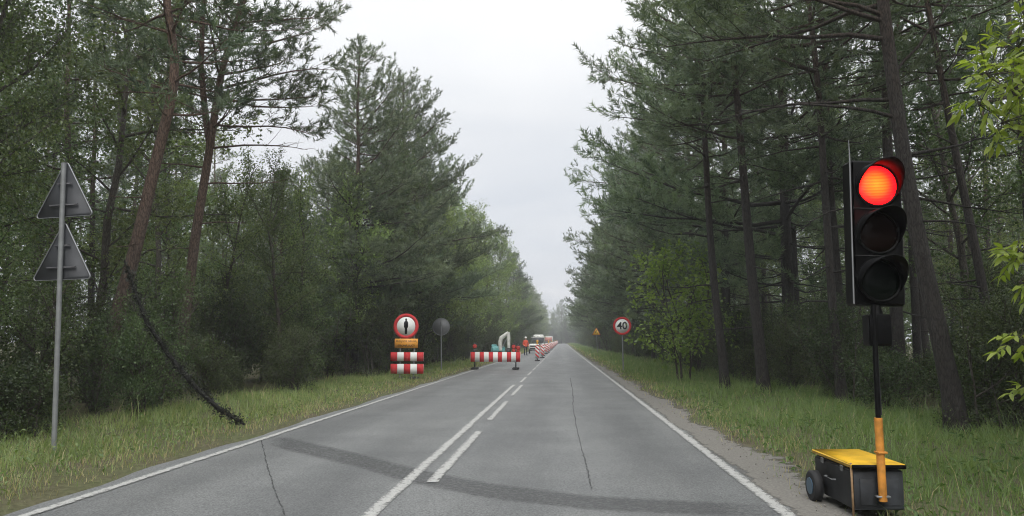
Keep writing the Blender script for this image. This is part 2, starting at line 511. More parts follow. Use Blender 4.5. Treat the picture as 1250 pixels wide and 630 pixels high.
M['gravel'] = worn('sandy_shoulder', (.185, .175, .155), .36, .54, 4.5, rough=.9, fscale=45)

def groundmat():
    m, t, p = newmat('verge_soil')
    g = N(t, 'ShaderNodeNewGeometry')
    n1 = N(t, 'ShaderNodeTexNoise'); n1.inputs['Scale'].default_value = .7; n1.inputs['Detail'].default_value = 8; n1.inputs['Roughness'].default_value = .65
    n2 = N(t, 'ShaderNodeTexNoise'); n2.inputs['Scale'].default_value = 16; n2.inputs['Detail'].default_value = 6; n2.inputs['Roughness'].default_value = .7
    for n in (n1, n2): t.links.new(g.outputs['Position'], n.inputs['Vector'])
    r1 = N(t, 'ShaderNodeValToRGB'); r1.color_ramp.elements[0].position = .35; r1.color_ramp.elements[1].position = .68
    r1.color_ramp.elements[0].color = (.125, .108, .072, 1); r1.color_ramp.elements[1].color = (.105, .125, .055, 1)
    r2 = N(t, 'ShaderNodeValToRGB'); r2.color_ramp.elements[0].position = .3; r2.color_ramp.elements[1].position = .72
    r2.color_ramp.elements[0].color = (.5, .48, .45, 1); r2.color_ramp.elements[1].color = (1.3, 1.3, 1.25, 1)
    t.links.new(n1.outputs['Fac'], r1.inputs[0]); t.links.new(n2.outputs['Fac'], r2.inputs[0])
    mx = N(t, 'ShaderNodeMix', data_type='RGBA', blend_type='MULTIPLY'); mx.inputs['Factor'].default_value = 1
    t.links.new(r1.outputs[0], mx.inputs['A']); t.links.new(r2.outputs[0], mx.inputs['B'])
    t.links.new(mx.outputs['Result'], p.inputs['Base Color']); p.inputs['Roughness'].default_value = .95
    p.inputs['Specular IOR Level'].default_value = .2
    b = N(t, 'ShaderNodeBump'); b.inputs['Strength'].default_value = .8; b.inputs['Distance'].default_value = .04
    t.links.new(n2.outputs['Fac'], b.inputs['Height']); t.links.new(b.outputs[0], p.inputs['Normal'])
    return m
M['ground'] = groundmat()
M['grass'] = leafmat('verge_grass_blades', (.110, .175, .060), (.36, .42, .18), .38, .55, 0)
M['grass_green'] = leafmat('fresh_verge_grass_blades', (.082, .150, .046), (.29, .38, .145), .38, .55, 0)
M['grass_dry'] = leafmat('dry_grass_blades', (.32, .27, .14), (.54, .47, .28), .3, .6, 0)
M['stone'] = plain('shoulder_stone', (.26, .24, .21), .9, var=.3, scale=30)

# ------------------------------------------------------------------ ground shape
XL, XR = -4.16, 1.745          # edge lines
RL, RR = -4.40, 1.97           # asphalt edges
XC = -1.505                    # solid centre line
def prof(y):
    y = np.asarray(y, dtype=np.float64)
    z = np.where(y > 70, .55 * np.clip((y - 70) / 230, 0, 1) ** 1.5, 0.0)
    return z - np.where(y > 300, ((y - 300) ** 1.5) * .0028, 0.0)
def gz(x, y):
    x = np.asarray(x, dtype=np.float64); y = np.asarray(y, dtype=np.float64)
    d = np.maximum(np.maximum(RL - x, x - RR), 0)
    on = np.clip(d / .5, 0, 1)
    w = .05 * np.sin(x * 1.7 + y * .63) * np.sin(y * .9 - x * .4) + .03 * np.sin(x * 3.9 + 1.3) * np.sin(y * 2.3 + .4)
    big = .12 * np.sin(x * .35 + y * .11) * np.clip((d - 3) / 6, 0, 1)
    return prof(y) + .004 + on * (.025 + w * np.clip(d / 1.5, 0, 1)) + big
xs = np.concatenate([np.linspace(-900, -70, 10), np.arange(-60, -12, 4.), np.arange(-12, 12, .4), np.arange(12, 61, 4.), np.linspace(70, 900, 10)])
ys = np.concatenate([np.linspace(-60, -4, 6), np.arange(-3, 40, .5), np.arange(40, 120, 2.), np.arange(120, 420, 8.), np.linspace(430, 1500, 12)])
GX, GY = np.meshgrid(xs, ys, indexing='ij')
GZ = gz(GX, np.minimum(GY, 420))
b = MB()
nx, ny = GX.shape
ii = (np.arange(nx - 1)[:, None] * ny + np.arange(ny - 1)[None, :]).ravel()
b.add(np.stack([GX, GY, GZ], -1).reshape(-1, 3), np.stack([ii, ii + ny, ii + ny + 1, ii + 1], -1))
ground = tag(b.obj('ground', M['ground'], smooth=True), kind='structure')

def bend(y):
    return -np.where(y > 300, np.clip(y - 300, 0, 90) ** 2 * .006, 0.0)
def strip(mb, xl, xr, y0, y1, lift, cols=2, step=None, tintf=None, jit=0.0, seed=0, follow=False):
    """sheet that follows the road; xl/xr numbers or functions of y"""
    rng = np.random.RandomState(seed)
    yy = [y0]
    while yy[-1] < y1:
        s = step if step else max(.35, yy[-1] * .05)
        yy.append(min(y1, yy[-1] + s))
    yy = np.array(yy)
    a = np.array([xl(v) if callable(xl) else xl for v in yy]) + jit * rng.randn(len(yy))
    c = np.array([xr(v) if callable(xr) else xr for v in yy]) + jit * rng.randn(len(yy))
    u = np.linspace(0, 1, cols)
    X = a[:, None] * (1 - u) + c[:, None] * u
    Y = np.repeat(yy[:, None], cols, 1)
    X = X + bend(Y)
    Z = np.maximum(gz(X, Y) + .006, np.where((X > RL - .1) & (X < RR + .1), prof(Y) + .017, -9)) if follow else prof(Y) + lift
    n = len(yy)
    i = (np.arange(n - 1)[:, None] * cols + np.arange(cols - 1)[None, :]).ravel()
    tint = np.full(X.size, .5) if tintf is None else tintf(np.repeat(u[None], n, 0), Y).ravel()
    mb.add(np.stack([X, Y, Z], -1).reshape(-1, 3), np.stack([i, i + 1, i + cols + 1, i + cols], -1), tint=tint)

rough_l = lambda y: RL + .05 * math.sin(y * 1.3) + .03 * math.sin(y * 3.7 + 1)
rough_r = lambda y: RR + .04 * math.sin(y * 1.1 + .5) + .035 * math.sin(y * 4.3) + .02 * math.sin(y * 9.1)
b = MB(); strip(b, rough_l, rough_r, -4, 420, .012, cols=12)
road = tag(b.obj('road', M['asphalt'], smooth=True), kind='structure')
M_LIFT = .022
def marking(name, segs, w):
    for x, y0, y1 in segs:
        b = MB(); strip(b, x - w / 2, x + w / 2, y0, y1, M_LIFT, cols=4, jit=.003, seed=int(y0 * 10) % 999,
                        tintf=lambda u, Y: .5 - .16 * (np.abs(u - .5) > .4))
        b.obj(name, M['paint'], road, tint=True)
marking('edge_line', [(XL, -3, 320)], .115)
marking('edge_line', [(XR, -3, 320)], .125)
marking('centre_line', [(XC, -3, 23.2)], .125)
segs = [(-1.255, -4.6, -.6), (-1.255, 1.3, 5.4), (-1.255, 7.2, 11.25), (-1.255, 12.9, 16.8), (-1.255, 18.7, 23.2)]
y = 24.8
while y < 290:
    segs.append((-1.375, y, y + 3.5)); y += 5.15
marking('lane_dash', segs, .12)
# added dark band tracing a windscreen smear, and cracks across the asphalt
def px_strip(pts, mat, name, lift, tintedge=True, cols=5):
    """pts: (px, py_top, py_bottom) on the road"""
    pts = [(np.array(at(a, t_, Z=0.0)), np.array(at(a, b_, Z=0.0))) for a, t_, b_ in pts]
    k = 6
    P0 = np.array([p[0] for p in pts]); P1 = np.array([p[1] for p in pts])
    s = np.linspace(0, len(pts) - 1, (len(pts) - 1) * k + 1)
    I = lambda P: np.stack([np.interp(s, range(len(pts)), P[:, c]) for c in range(3)], -1)
    A, B = I(P0), I(P1)
    u = np.linspace(0, 1, cols)
    V = A[:, None] * (1 - u)[None, :, None] + B[:, None] * u[None, :, None]
    V[..., 2] = lift
    V[..., 0] = np.clip(V[..., 0], RL + .05, RR - .03)
    n = len(s)
    i = (np.arange(n - 1)[:, None] * cols + np.arange(cols - 1)[None, :]).ravel()
    ed = np.minimum(u, 1 - u) * 2
    end = np.clip(np.minimum(s, s[-1] - s) / .9, 0, 1)
    tint = (.5 - .5 * (1 - np.clip(ed * 2.2, 0, 1)))[None, :] * np.ones((n, 1)) - .35 * (1 - end)[:, None]
    mb = MB(); mb.add(V.reshape(-1, 3), np.stack([i, i + 1, i + cols + 1, i + cols], -1), tint=tint.ravel())
    return mb.obj(name, mat, road, tint=True)
px_strip([(318, 530, 546), (353, 533, 556), (430, 550, 574), (500, 568, 596), (596, 588, 615), (722, 604, 629), (850, 611, 634), (980, 616, 640)], M['smear'], 'smear_band', .0160, cols=9)
def crack(pts, w, seed):
    rng = np.random.RandomState(seed)
    P = np.array([np.array(at(a, c, Z=0.0)) for a, c in pts])
    s = np.linspace(0, len(P) - 1, (len(P) - 1) * 14 + 1)
    C = np.stack([np.interp(s, range(len(P)), P[:, c]) for c in range(3)], -1)
    C[:, 0] += rng.randn(len(s)) * .005
    W = w * (.5 + rng.rand(len(s)))
    V = np.stack([C - np.stack([W, W * 0, W * 0], -1), C + np.stack([W, W * 0, W * 0], -1)], 1)
    V[..., 2] = .0190
    i = np.arange(len(s) - 1) * 2
    mb = MB(); mb.add(V.reshape(-1, 3), np.stack([i, i + 1, i + 3, i + 2], -1))
    mb.obj('crack', M['crack'], road, tint=True)
crack([(319, 538), (326, 570), (335, 600), (348, 632)], .007, 1)
crack([(699, 492), (703, 520), (711, 552), (717, 575), (722, 600)], .007, 2)
crack([(696, 462), (699, 478), (700, 492)], .010, 3)
# sandy shoulder strips
b = MB()
strip(b, lambda y: RR - .16 - .03 * math.sin(y * 2.1), lambda y: RR + .50 + .13 * math.sin(y * .8 + 1) + .09 * math.sin(y * 2.3) + (.1 if y < 5.2 else 0), -2, 60, .0265, cols=9, follow=True,
      tintf=lambda u, Y: .66 - .42 * np.clip((u - .55) / .45, 0, 1) - .30 * np.clip((.16 - u) / .16, 0, 1) - .25 * np.clip((Y - 16) / 40, 0, 1))
sh = b.obj('gravel_shoulder', M['gravel'], tint=True); tag(sh, kind='structure')
# loose stones on the right shoulder
rng = np.random.RandomState(5)
b = MB()
ico = np.array([(0, 0, 1), (.9, 0, .2), (-.2, .85, .2), (-.6, -.6, .25), (.2, -.8, .1), (.1, .1, -.6)])
icof = np.array([(0, 1, 2), (0, 2, 3), (0, 3, 4), (0, 4, 1), (5, 2, 1), (5, 3, 2), (5, 4, 3), (5, 1, 4)])
for k in range(700):
    y = 4 + 22 * rng.rand() ** 1.6; x = RR + .02 + abs(rng.randn()) * .34
    s = .004 + .010 * rng.rand() ** 3
    a = rng.rand() * 6.3
    Q = ico * rng.uniform(.7, 1.3, 3) * s
    Q = np.stack([Q[:, 0] * math.cos(a) - Q[:, 1] * math.sin(a), Q[:, 0] * math.sin(a) + Q[:, 1] * math.cos(a), Q[:, 2]], -1)
    b.add(Q + (x, y, float(prof(y)) + .026), icof)
tag(b.obj('shoulder_gravel', M['stone']), 'loose pale stones scattered on the sandy right shoulder', 'gravel', kind='stuff')

def unit(v):
    return v / (np.linalg.norm(v, axis=-1, keepdims=True) + 1e-9)
def tuft_template(rng, n=15, L=.26, nl=.135, w=.026):
    """pine shoot: needles set round an axis along +Z"""
    V, F = [], []
    for k in range(n):
        s = (k + .5) / n
        z = L * (s ** .8); a = k * 2.4 + rng.rand() * .5
        el = math.radians(rng.uniform(28, 62) * (1.12 - .35 * s))
        d = np.array([math.cos(a) * math.sin(el), math.sin(a) * math.sin(el), math.cos(el)])
        p = np.array([0, 0, z]); side = unit(np.cross(d, rng.randn(3)))
        l = nl * rng.uniform(.75, 1.2)
        V += [p - side * w / 2, p + side * w / 2, p + d * l]
        F.append((3 * k, 3 * k + 1, 3 * k + 2))
    return np.array(V), np.array(F)
def leaf_template(rng, n=11, rad=.20, ll=.085, lw=.055):
    """spray of folded leaves round a twig end"""
    V, F = [], []
    for k in range(n):
        p = rng.randn(3) * rad * .55
        d = unit(unit(p + rng.randn(3) * .04) + np.array([0, 0, -.15]) + rng.randn(3) * .5)
        up = unit(np.array([0, 0, 1.0]) + rng.randn(3) * .65)
        s = unit(np.cross(d, up)); nn = np.cross(s, d)
        l = ll * rng.uniform(.6, 1.25); w = lw * rng.uniform(.7, 1.2)
        i = len(V)
        V += [p, p + d * l * .5 + s * w / 2 + nn * w * .18, p + d * l - nn * l * .12, p + d * l * .5 - s * w / 2 + nn * w * .18]
        F += [(i, i + 1, i + 2), (i, i + 2, i + 3)]
    return np.array(V), np.array(F)
def scatter(mb, tmpl, pos, axis, scale, rng, mat=0, tintbase=None):
    V, F = tmpl
    n = len(pos)
    Z = unit(np.asarray(axis)); X = unit(np.cross(Z, rng.randn(n, 3))); Y = np.cross(Z, X)
    Rm = np.stack([X, Y, Z], -1)                      # n,3,3 columns
    W = np.einsum('nij,kj->nki', Rm, V) * np.asarray(scale)[:, None, None] + np.asarray(pos)[:, None, :]
    FF = F[None] + (np.arange(n) * len(V))[:, None, None]
    t = rng.beta(2, 2, n) if tintbase is None else tintbase
    tt = np.repeat(t[:, None], len(V), 1) + np.repeat(rng.uniform(-.28, .28, (n, len(F))), max(1, len(V) // len(F)), 1)[:, :len(V)] if len(V) >= len(F) and len(V) % len(F) == 0 else np.repeat(t[:, None], len(V), 1)
    mb.add(W.reshape(-1, 3), FF.reshape(-1, 3), mat, np.clip(tt, 0, 1).ravel())

# ------------------------------------------------------------------ grass
def grass(name, xa, xb, seed, label, dryf, mats):
    rng = np.random.RandomState(seed)
    P, Hh, Wd, dry = [], [], [], []
    for y0, y1, dens, h, w in ((3.5, 9, 620, .19, .0065), (9, 16, 420, .20, .009), (16, 30, 210, .21, .014), (30, 60, 85, .22, .024), (60, 120, 24, .24, .05), (120, 310, 6, .26, .10)):
        n = int((xb - xa) * (y1 - y0) * dens)
        x = rng.uniform(xa, xb, n); y = rng.uniform(y0, y1, n)
        cl = .5 + .5 * np.sin(x * 2.1 + 1.7 * np.sin(y * .8)) * np.sin(y * 1.5 + 1.2 * np.sin(x * 1.9))
        de = np.where(x > 0, x - (RR + .32 + .13 * np.sin(y * .8 + 1) + .09 * np.sin(y * 2.3) + np.where(y < 5.2, .15, 0)), (RL - .10) - x)
        keep = (rng.rand(n) < np.clip(de / np.where(x < 0, .22, .5), 0, 1) * (.55 + .45 * cl) + .08) & (de > -.35)
        x, y, de, cl = x[keep], y[keep], de[keep], cl[keep]
        P.append(np.stack([x, y, gz(x, y) - .01], -1))
        tall = np.clip(.42 + de / 2.0, .38, 1.05) * np.where(x < 0, .72, .92)
        hh = h * tall * rng.uniform(.45, 1.35, len(x)) * (.75 + .5 * cl)
        stalk = rng.rand(len(x)) < .06
        hh = np.where(stalk, hh * 1.9 + .08, hh)
        Hh.append(hh); Wd.append(w * rng.uniform(.6, 1.3, len(x)) * np.where(stalk, .6, 1)); dry.append(rng.rand(len(x)) < dryf(x, y, de))
    P = np.concatenate(P); Hh = np.concatenate(Hh); Wd = np.concatenate(Wd); dry = np.concatenate(dry)
    n = len(P)
    a = rng.rand(n) * 2 * math.pi; bend = rng.uniform(.15, .85, n) * Hh; a2 = rng.rand(n) * 2 * math.pi
    U = np.stack([np.cos(a), np.sin(a), 0 * a], -1) * (Wd / 2)[:, None]
    D = np.stack([np.cos(a2), np.sin(a2), 0 * a], -1)
    mid = P + D * (bend * .35)[:, None]; mid[:, 2] += Hh * .6
    top = P + D * bend[:, None]; top[:, 2] += Hh
    V = np.stack([P - U, P + U, mid - U * .75, mid + U * .75, top], 1)
    patch = .5 + .28 * np.sin(P[:, 0] * 1.3 + 2 * np.sin(P[:, 1] * .37)) * np.sin(P[:, 1] * .7 + P[:, 0]) + .2 * np.sin(P[:, 0] * 5.1 + P[:, 1] * 3.3)
    tint = np.repeat(np.clip(.55 * rng.beta(1.6, 2.0, n) + .45 * patch, 0, 1)[:, None], 5, 1)
    b = MB()
    for flag, mt in ((False, 0), (True, 1)):
        s = dry == flag
        k = int(s.sum())
        if not k: continue
        i = np.arange(k) * 5
        base = b.n
        b.add(V[s].reshape(-1, 3), np.stack([i, i + 1, i + 3, i + 2], -1), mt, tint[s].ravel())
        b.f.setdefault((3, mt), []).append(np.stack([i + 2, i + 3, i + 4], -1) + base)
    nw = 1100
    yw = 4 + 40 * rng.rand(nw) ** 1.7; xw = rng.uniform(xa + .3, xb - .3, nw)
    lw = leaf_template(np.random.RandomState(seed), 7, .07, .072, .026)
    scatter(b, lw, np.stack([xw, yw, gz(xw, yw) + rng.uniform(.04, .14, nw)], -1), rng.randn(nw, 3) * .3 + (0, 0, 1), rng.uniform(.5, 1.25, nw), rng, 0, .30 * rng.rand(nw))
    tag(b.obj(name, mats, tint=True), label, 'grass', kind='stuff')
grass('verge_grass', RR + .1, 7.2, 11, 'green grass of the right verge beside the sandy shoulder',
      lambda x, y, de: np.clip(.50 - de * .50, .04, .6), [M['grass_green'], M['grass_dry']])
grass('verge_grass', -8.0, RL - .02, 12, 'green and straw-coloured grass of the left verge below the trees',
      lambda x, y, de: np.clip(.50 - de * .34, .08, .55), [M['grass'], M['grass_dry']])

# ------------------------------------------------------------------ trees
def poly_at(P, z):
    return np.array([np.interp(z, P[:, 2], P[:, 0]), np.interp(z, P[:, 2], P[:, 1]), z])

def pine(seed, H=15., r0=.17, cb=5., Lmax=3.2, bias=.0, path=None, dead=10, dens=1.0, step=.42, rtop=.03, extra=()):
    """returns (wood MB, needle MB); +X local is the side with longer limbs"""
    rng = np.random.RandomState(seed)
    wood, fol = MB(), MB()
    if path is None:
        k = 12; t = np.linspace(0, 1, k)
        P = np.stack([np.cumsum(rng.randn(k) * .10) * t, np.cumsum(rng.randn(k) * .10) * t, t * H], -1)
    else:
        P = np.array(path); H = P[-1, 2]
    tt = np.linspace(0, 1, 26)
    zz = tt * H
    PP = np.stack([np.interp(zz, P[:, 2], P[:, 0]), np.interp(zz, P[:, 2], P[:, 1]), zz], -1)
    for c in (0, 1):
        PP[:, c] = np.convolve(np.pad(PP[:, c], 1, mode='edge'), [.25, .5, .25], 'valid')
    rad = np.maximum(r0 * (1 - .80 * tt) + r0 * .45 * np.exp(-zz / .35), rtop)
    PP[0, 2] = -.15
    wood.tube(PP, rad, 10)
    spos, sdir, sscl = [], [], []
    tmpl = tuft_template(rng)
    def branch(z, az, L, el0, elt, foliage=True, sd=.25):
        p = poly_at(PP, z)
        d0 = np.array([math.cos(az), math.sin(az), 0])
        n = 7; pts = [p]
        el = el0; a2 = az
        for i in range(1, n):
            s = i / (n - 1)
            el = el0 + (elt - el0) * s ** 1.5 + rng.randn() * .07
            a2 += rng.randn() * .10
            pts.append(pts[-1] + (L / (n - 1)) * np.array([math.cos(a2) * math.cos(el), math.sin(a2) * math.cos(el), math.sin(el)]))
        pts = np.array(pts)
        br = .011 * L + .008
        wood.tube(pts, np.linspace(br, .005, n), 5, caps=False)
        m = max(3, int(L * 5.2 * dens))
        for q in range(m):
            s = sd + (1 - sd) * (q + rng.rand()) / m
            f = s * (n - 1); i = min(int(f), n - 2)
            b0 = pts[i] + (pts[i + 1] - pts[i]) * (f - i)
            td = unit(pts[i + 1] - pts[i])
            sidev = unit(np.cross(td, [0, 0, 1])) * (1 if q % 2 else -1)
            dirv = unit(td * rng.uniform(.4, 1.0) + sidev * rng.uniform(.5, 1.1) + np.array([0, 0, rng.uniform(-.15, .45)]))
            l = float(np.clip((.18 + .42 * (1 - s)) * L * rng.uniform(.6, 1.2), .18, 1.25))
            e1 = b0 + dirv * l + np.array([0, 0, .1 * l])
            wood.tube(np.array([b0, (b0 + e1) / 2 + rng.randn(3) * .03, e1]), [.008, .006, .003], 3, caps=False)
            if foliage:
                kk = max(2, int(l / .105))
                for w in range(kk):
                    g = (w + 1) / kk
                    pp = b0 + (e1 - b0) * (.25 + .75 * g) + rng.randn(3) * .045
                    dd = unit(dirv + np.array([0, 0, .35]) + rng.randn(3) * .5)
                    spos.append(pp); sdir.append(dd); sscl.append(rng.uniform(.75, 1.3))
        if foliage:
            for w in range(3):
                spos.append(pts[-1] + rng.randn(3) * .05); sdir.append(unit(pts[-1] - pts[-2] + np.array([0, 0, .3]) + rng.randn(3) * .35)); sscl.append(rng.uniform(.9, 1.3))
    z = cb; az = rng.rand() * 6.28
    while z < H - .25:
        t = (z - cb) / (H - cb)
        env = (min(1, .55 + t * 3.2)) * (1 - t) ** .62 * 1.12 + .06
        for q in range(rng.randint(3, 6)):
            az += 2.1 + rng.randn() * .5
            L = Lmax * env * rng.uniform(.55, 1.12) * (1 + bias * math.cos(az))
            if rng.rand() < .07: continue
            el0 = math.radians(-4 + 42 * t + rng.randn() * 9)
            branch(z + rng.uniform(-.1, .1), az, max(.35, L), el0, el0 + math.radians(rng.uniform(5, 32)))
        z += step * rng.uniform(.75, 1.3) * (1.15 - .45 * t)
    # leader
    for w in range(5):
        spos.append(PP[-1] + np.array([0, 0, -.12 * w])); sdir.append(unit(np.array([rng.randn() * .3, rng.randn() * .3, 1]))); sscl.append(1.2)
    for q in range(dead):
        z = rng.uniform(1.6, cb + .6)
        branch(z, rng.rand() * 6.28, rng.uniform(.5, 1.9), math.radians(rng.uniform(-18, 14)), math.radians(rng.uniform(-25, 10)), foliage=False, sd=.4)
    for (z, azd, L, e0, e1, fo) in extra:
        branch(z, math.radians(azd), L, math.radians(e0), math.radians(e1), foliage=fo, sd=.35 if fo else .5)
    spos = np.array(spos); sdir = np.array(sdir); sscl = np.array(sscl)
    cl = .5 + .35 * np.sin(spos[:, 0] * 1.9 + seed) * np.sin(spos[:, 1] * 1.7) * np.cos(spos[:, 2] * 1.3) + rng.randn(len(spos)) * .30
    scatter(fol, tmpl, spos, sdir, sscl, rng, tintbase=np.clip(cl, 0, 1))
    return wood, fol

def broad(seed, H=13., r0=.14, cb=.18, rx=2.8, n1=26, leaf=(.115, .078), per=10, dens=1.0, clump=.20, stems=1, bias=0., top=.97):
    rng = np.random.RandomState(seed)
    wood, fol = MB(), MB()
    pos, dr, sc = [], [], []
    tmpl = leaf_template(rng, per, clump, *leaf)
    for st in range(stems):
        k = 10; t = np.linspace(0, 1, k)
        off = rng.randn(2) * (.18 if stems > 1 else 0)
        sl = rng.randn(2) * (.22 * H * .5 if stems > 1 else .03 * H)
        P = np.stack([off[0] + sl[0] * t ** 1.3 + np.cumsum(rng.randn(k)) * .018 * H * t, off[1] + sl[1] * t ** 1.3 + np.cumsum(rng.randn(k)) * .018 * H * t, t * H * top * (rng.uniform(.75, 1) if st else 1)], -1)
        P[0, 2] = -.12
        wood.tube(P, np.maximum(r0 * (1 - .88 * t) + r0 * .35 * np.exp(-P[:, 2] / .3), .008), 8)
        az = rng.rand() * 6.28
        nb = max(5, n1 // stems)
        for q in range(nb):
            s = cb + (1 - cb) * (q + rng.rand() * .8) / nb
            s = min(s, .985)
            z = s * P[-1, 2]; p = poly_at(P, z)
            az += 2.4 + rng.randn() * .4
            u = (s - cb) / (1 - cb)
            env = math.sin(math.pi * (.14 + .80 * u)) ** .75
            L = rx * env * rng.uniform(.65, 1.2) * (1 + bias * math.cos(az)) + .15
            el = math.radians(18 + 45 * u + rng.randn() * 12)
            pts = [p]; a2 = az
            for i in range(5):
                a2 += rng.randn() * .18; el += rng.randn() * .10 + .03
                pts.append(pts[-1] + L / 5 * np.array([math.cos(a2) * math.cos(el), math.sin(a2) * math.cos(el), math.sin(el)]))
            pts = np.array(pts)
            wood.tube(pts, np.linspace(.012 * L + .008, .005, 6), 5, caps=False)
            m = int(max(4, L * 6.5 * dens))
            for w in range(m):
                s2 = .22 + .78 * (w + rng.rand()) / m
                f = s2 * 5; i = min(int(f), 4)
                b0 = pts[i] + (pts[i + 1] - pts[i]) * (f - i)
                td = unit(pts[i + 1] - pts[i])
                dv = unit(td * .6 + rng.randn(3) * .8 + np.array([0, 0, .15]))
                l = float(np.clip((.25 + .35 * (1 - s2)) * L * rng.uniform(.5, 1.1), .15, 1.1))
                e1 = b0 + dv * l
                wood.tube(np.array([b0, (b0 + e1) / 2 + rng.randn(3) * .03, e1]), [.007, .005, .003], 3, caps=False)
                kk = max(2, int(l / .17))
                for g in range(kk):
                    pos.append(b0 + (e1 - b0) * ((g + 1) / kk) + rng.randn(3) * .07)
                    dr.append(rng.randn(3) * .35 + np.array([0, 0, 1.])); sc.append(rng.uniform(.75, 1.25))
    pos = np.array(pos); dr = np.array(dr); sc = np.array(sc)
    if len(pos):
        lo = pos[:, 2] < .12
        pos[lo, 2] = .12 + np.abs(rng.randn(int(lo.sum()))) * .1
    cl = .5 + .35 * np.sin(pos[:, 0] * 2.3 + seed) * np.sin(pos[:, 1] * 2.0 + 1) * np.cos(pos[:, 2] * 1.7) + rng.randn(len(pos)) * .26
    scatter(fol, tmpl, pos, dr, sc, rng, tintbase=np.clip(cl, 0, 1))
    return wood, fol

PROTO = {}
def proto(key, pair, bark, leafm):
    w, f = pair
    PROTO[key] = (w.mesh('trunk', M[bark], smooth=True), f.mesh('crown', M[leafm], tint=True))
def plant(key, name, x, y, rz, s, label, cat, group=None, z=None, sz=None, lean=(0, 0)):
    r = empty(name, (x, y, float(gz(x, min(y, 420))) if z is None else z), rz)
    r.rotation_euler = (lean[0], lean[1], rz)
    r.scale = (s, s, s if sz is None else sz)
    tag(r, label, cat, group)
    mkobj('trunk', PROTO[key][0], r); mkobj('crown', PROTO[key][1], r)
    return r

# edge pines (heavy side +X), inner pines, broadleaves, shrubs
for i, (H, cb, L) in enumerate(((15.5, 2.6, 3.6), (14.5, 1.9, 3.3), (16.5, 3.4, 3.9))):
    proto('edge_pine%d' % i, pine(20 + i, H, .17, cb, L, .28, dead=8, dens=.74, step=.48), 'pine_bark', 'needle')
for i, (H, cb, L) in enumerate(((15., 6.5, 2.3), (16., 7.5, 2.5), (14., 5.0, 2.2))):
    proto('inner_pine%d' % i, pine(40 + i, H, .15, cb, L, 0, dead=16, dens=.55, step=.62), 'pine_bark', 'needle')
for i, (H, rx, cb) in enumerate(((13.5, 2.9, .10), (11.5, 2.6, .08), (14.5, 3.0, .16))):
    proto('broad%d' % i, broad(60 + i, H, .14, cb, rx, 30, dens=.72), 'leaf_bark', 'leaf')
proto('near_broad0', broad(64, 12.5, .13, .08, 2.7, 34, leaf=(.070, .048), per=14, dens=1.0), 'leaf_bark', 'shrub')
proto('near_broad1', broad(65, 11.5, .12, .10, 2.6, 32, leaf=(.066, .046), per=14, dens=1.0), 'leaf_bark', 'leaf')
proto('light0', broad(71, 13.5, .15, .12, 3.0, 32, dens=.8, leaf=(.13, .09)), 'leaf_bark', 'leaf_light')
proto('light1', broad(72, 12.0, .13, .10, 2.7, 30, dens=.8, leaf=(.13, .09)), 'leaf_bark', 'leaf_light')
for i in range(3):
    proto('shrub%d' % i, broad(80 + i, 2.6 + .5 * i, .03, .04, 1.25, 34, leaf=(.068, .046), per=13, dens=1.5, clump=.16, stems=5), 'leaf_bark', 'shrub')
proto('shrub3', broad(90, 1.1, .015, .03, .7, 24, leaf=(.06, .042), per=9, dens=2.2, clump=.12, stems=6), 'leaf_bark', 'shrub')

rnd = random.Random(3)
taken = []
def free(x, y, d):
    return all((x - a) ** 2 + (y - c) ** 2 > d * d for a, c in taken)

# ---- individually seen trees
def hero(name, wood, fol, base, bark, leafm, label, cat):
    r = tag(empty(name, base), label, cat)
    wood.obj('trunk', M[bark], r, smooth=True)
    fol.obj('crown', M[leafm], r, tint=True)
    taken.append((base[0], base[1]))
    return r
def path_px(pts, Y, top, dy=0.0):
    """trunk path relative to its base from picture points at distance Y"""
    P = np.array([np.array(at(a, c, Y=Y)) for a, c in pts])
    b0 = P[0].copy(); b0[2] = float(gz(b0[0], Y))
    Q = P - b0
    Q = np.concatenate([[(0, 0, 0)], Q[1:], [np.array(top)]]) if Q[0, 2] < .6 else np.concatenate([[(0, 0, 0)], Q, [np.array(top)]])
    return b0, Q
# left: reddish leaning pine
b0, Q = path_px([(118, 470), (140, 395), (163, 315), (186, 215), (207, 130), (218, 85), (205, 20), (200, -20)], 15.0, (1.9, .6, 14.5))
w, f = pine(101, path=Q, r0=.160, cb=6.3, Lmax=2.5, bias=.1, dead=4, dens=.62, step=.5)
hero('pine_tree', w, f, b0, 'pine_bark_warm', 'needle', 'leaning pine with a bare reddish trunk just right of the paired triangular signs', 'tree')
# left: forked pine, two stems in one tree
b0, Q = path_px([(205, 470), (226, 395), (238, 290), (258, 170), (268, 95), (284, 40), (303, -15)], 17.3, (2.4, .5, 14.0))
w, f = pine(102, path=Q, r0=.145, cb=6.6, Lmax=2.5, bias=.2, dead=0, dens=.62, step=.55, extra=(
    (5.2, 5, 1.9, -2, 8, False), (6.1, 12, 2.4, 6, -10, False), (4.2, -8, 1.4, 4, 0, False), (5.6, 170, 2.2, 8, 0, False), (3.6, 160, 1.0, 0, 5, False),
    (6.7, 10, 2.6, 6, -18, True), (7.6, -6, 3.1, 16, 0, True), (7.3, 35, 2.6, 8, 5, True)))
forkz = float(np.interp(6.4, Q[:, 2], Q[:, 2])); fx = poly_at(Q, 6.1)
fork = np.array([fx, fx + (-.18, 0, 1.0), fx + (-.36, .05, 2.2), fx + (-.40, .1, 3.6), fx + (-.2, .15, 5.4)])
w.tube(fork, [.085, .08, .07, .055, .03], 8)
w2, f2 = pine(103, path=np.concatenate([[(0, 0, 0)], fork - fork[0] + (0, 0, .01)]), r0=.02, cb=1.6, Lmax=1.7, dead=2, dens=.7, step=.5)
hp = hero('pine_tree', w, f, b0, 'pine_bark_warm', 'needle', 'forked pine whose grey-brown trunk splits in two below the upper left gap of sky', 'tree')
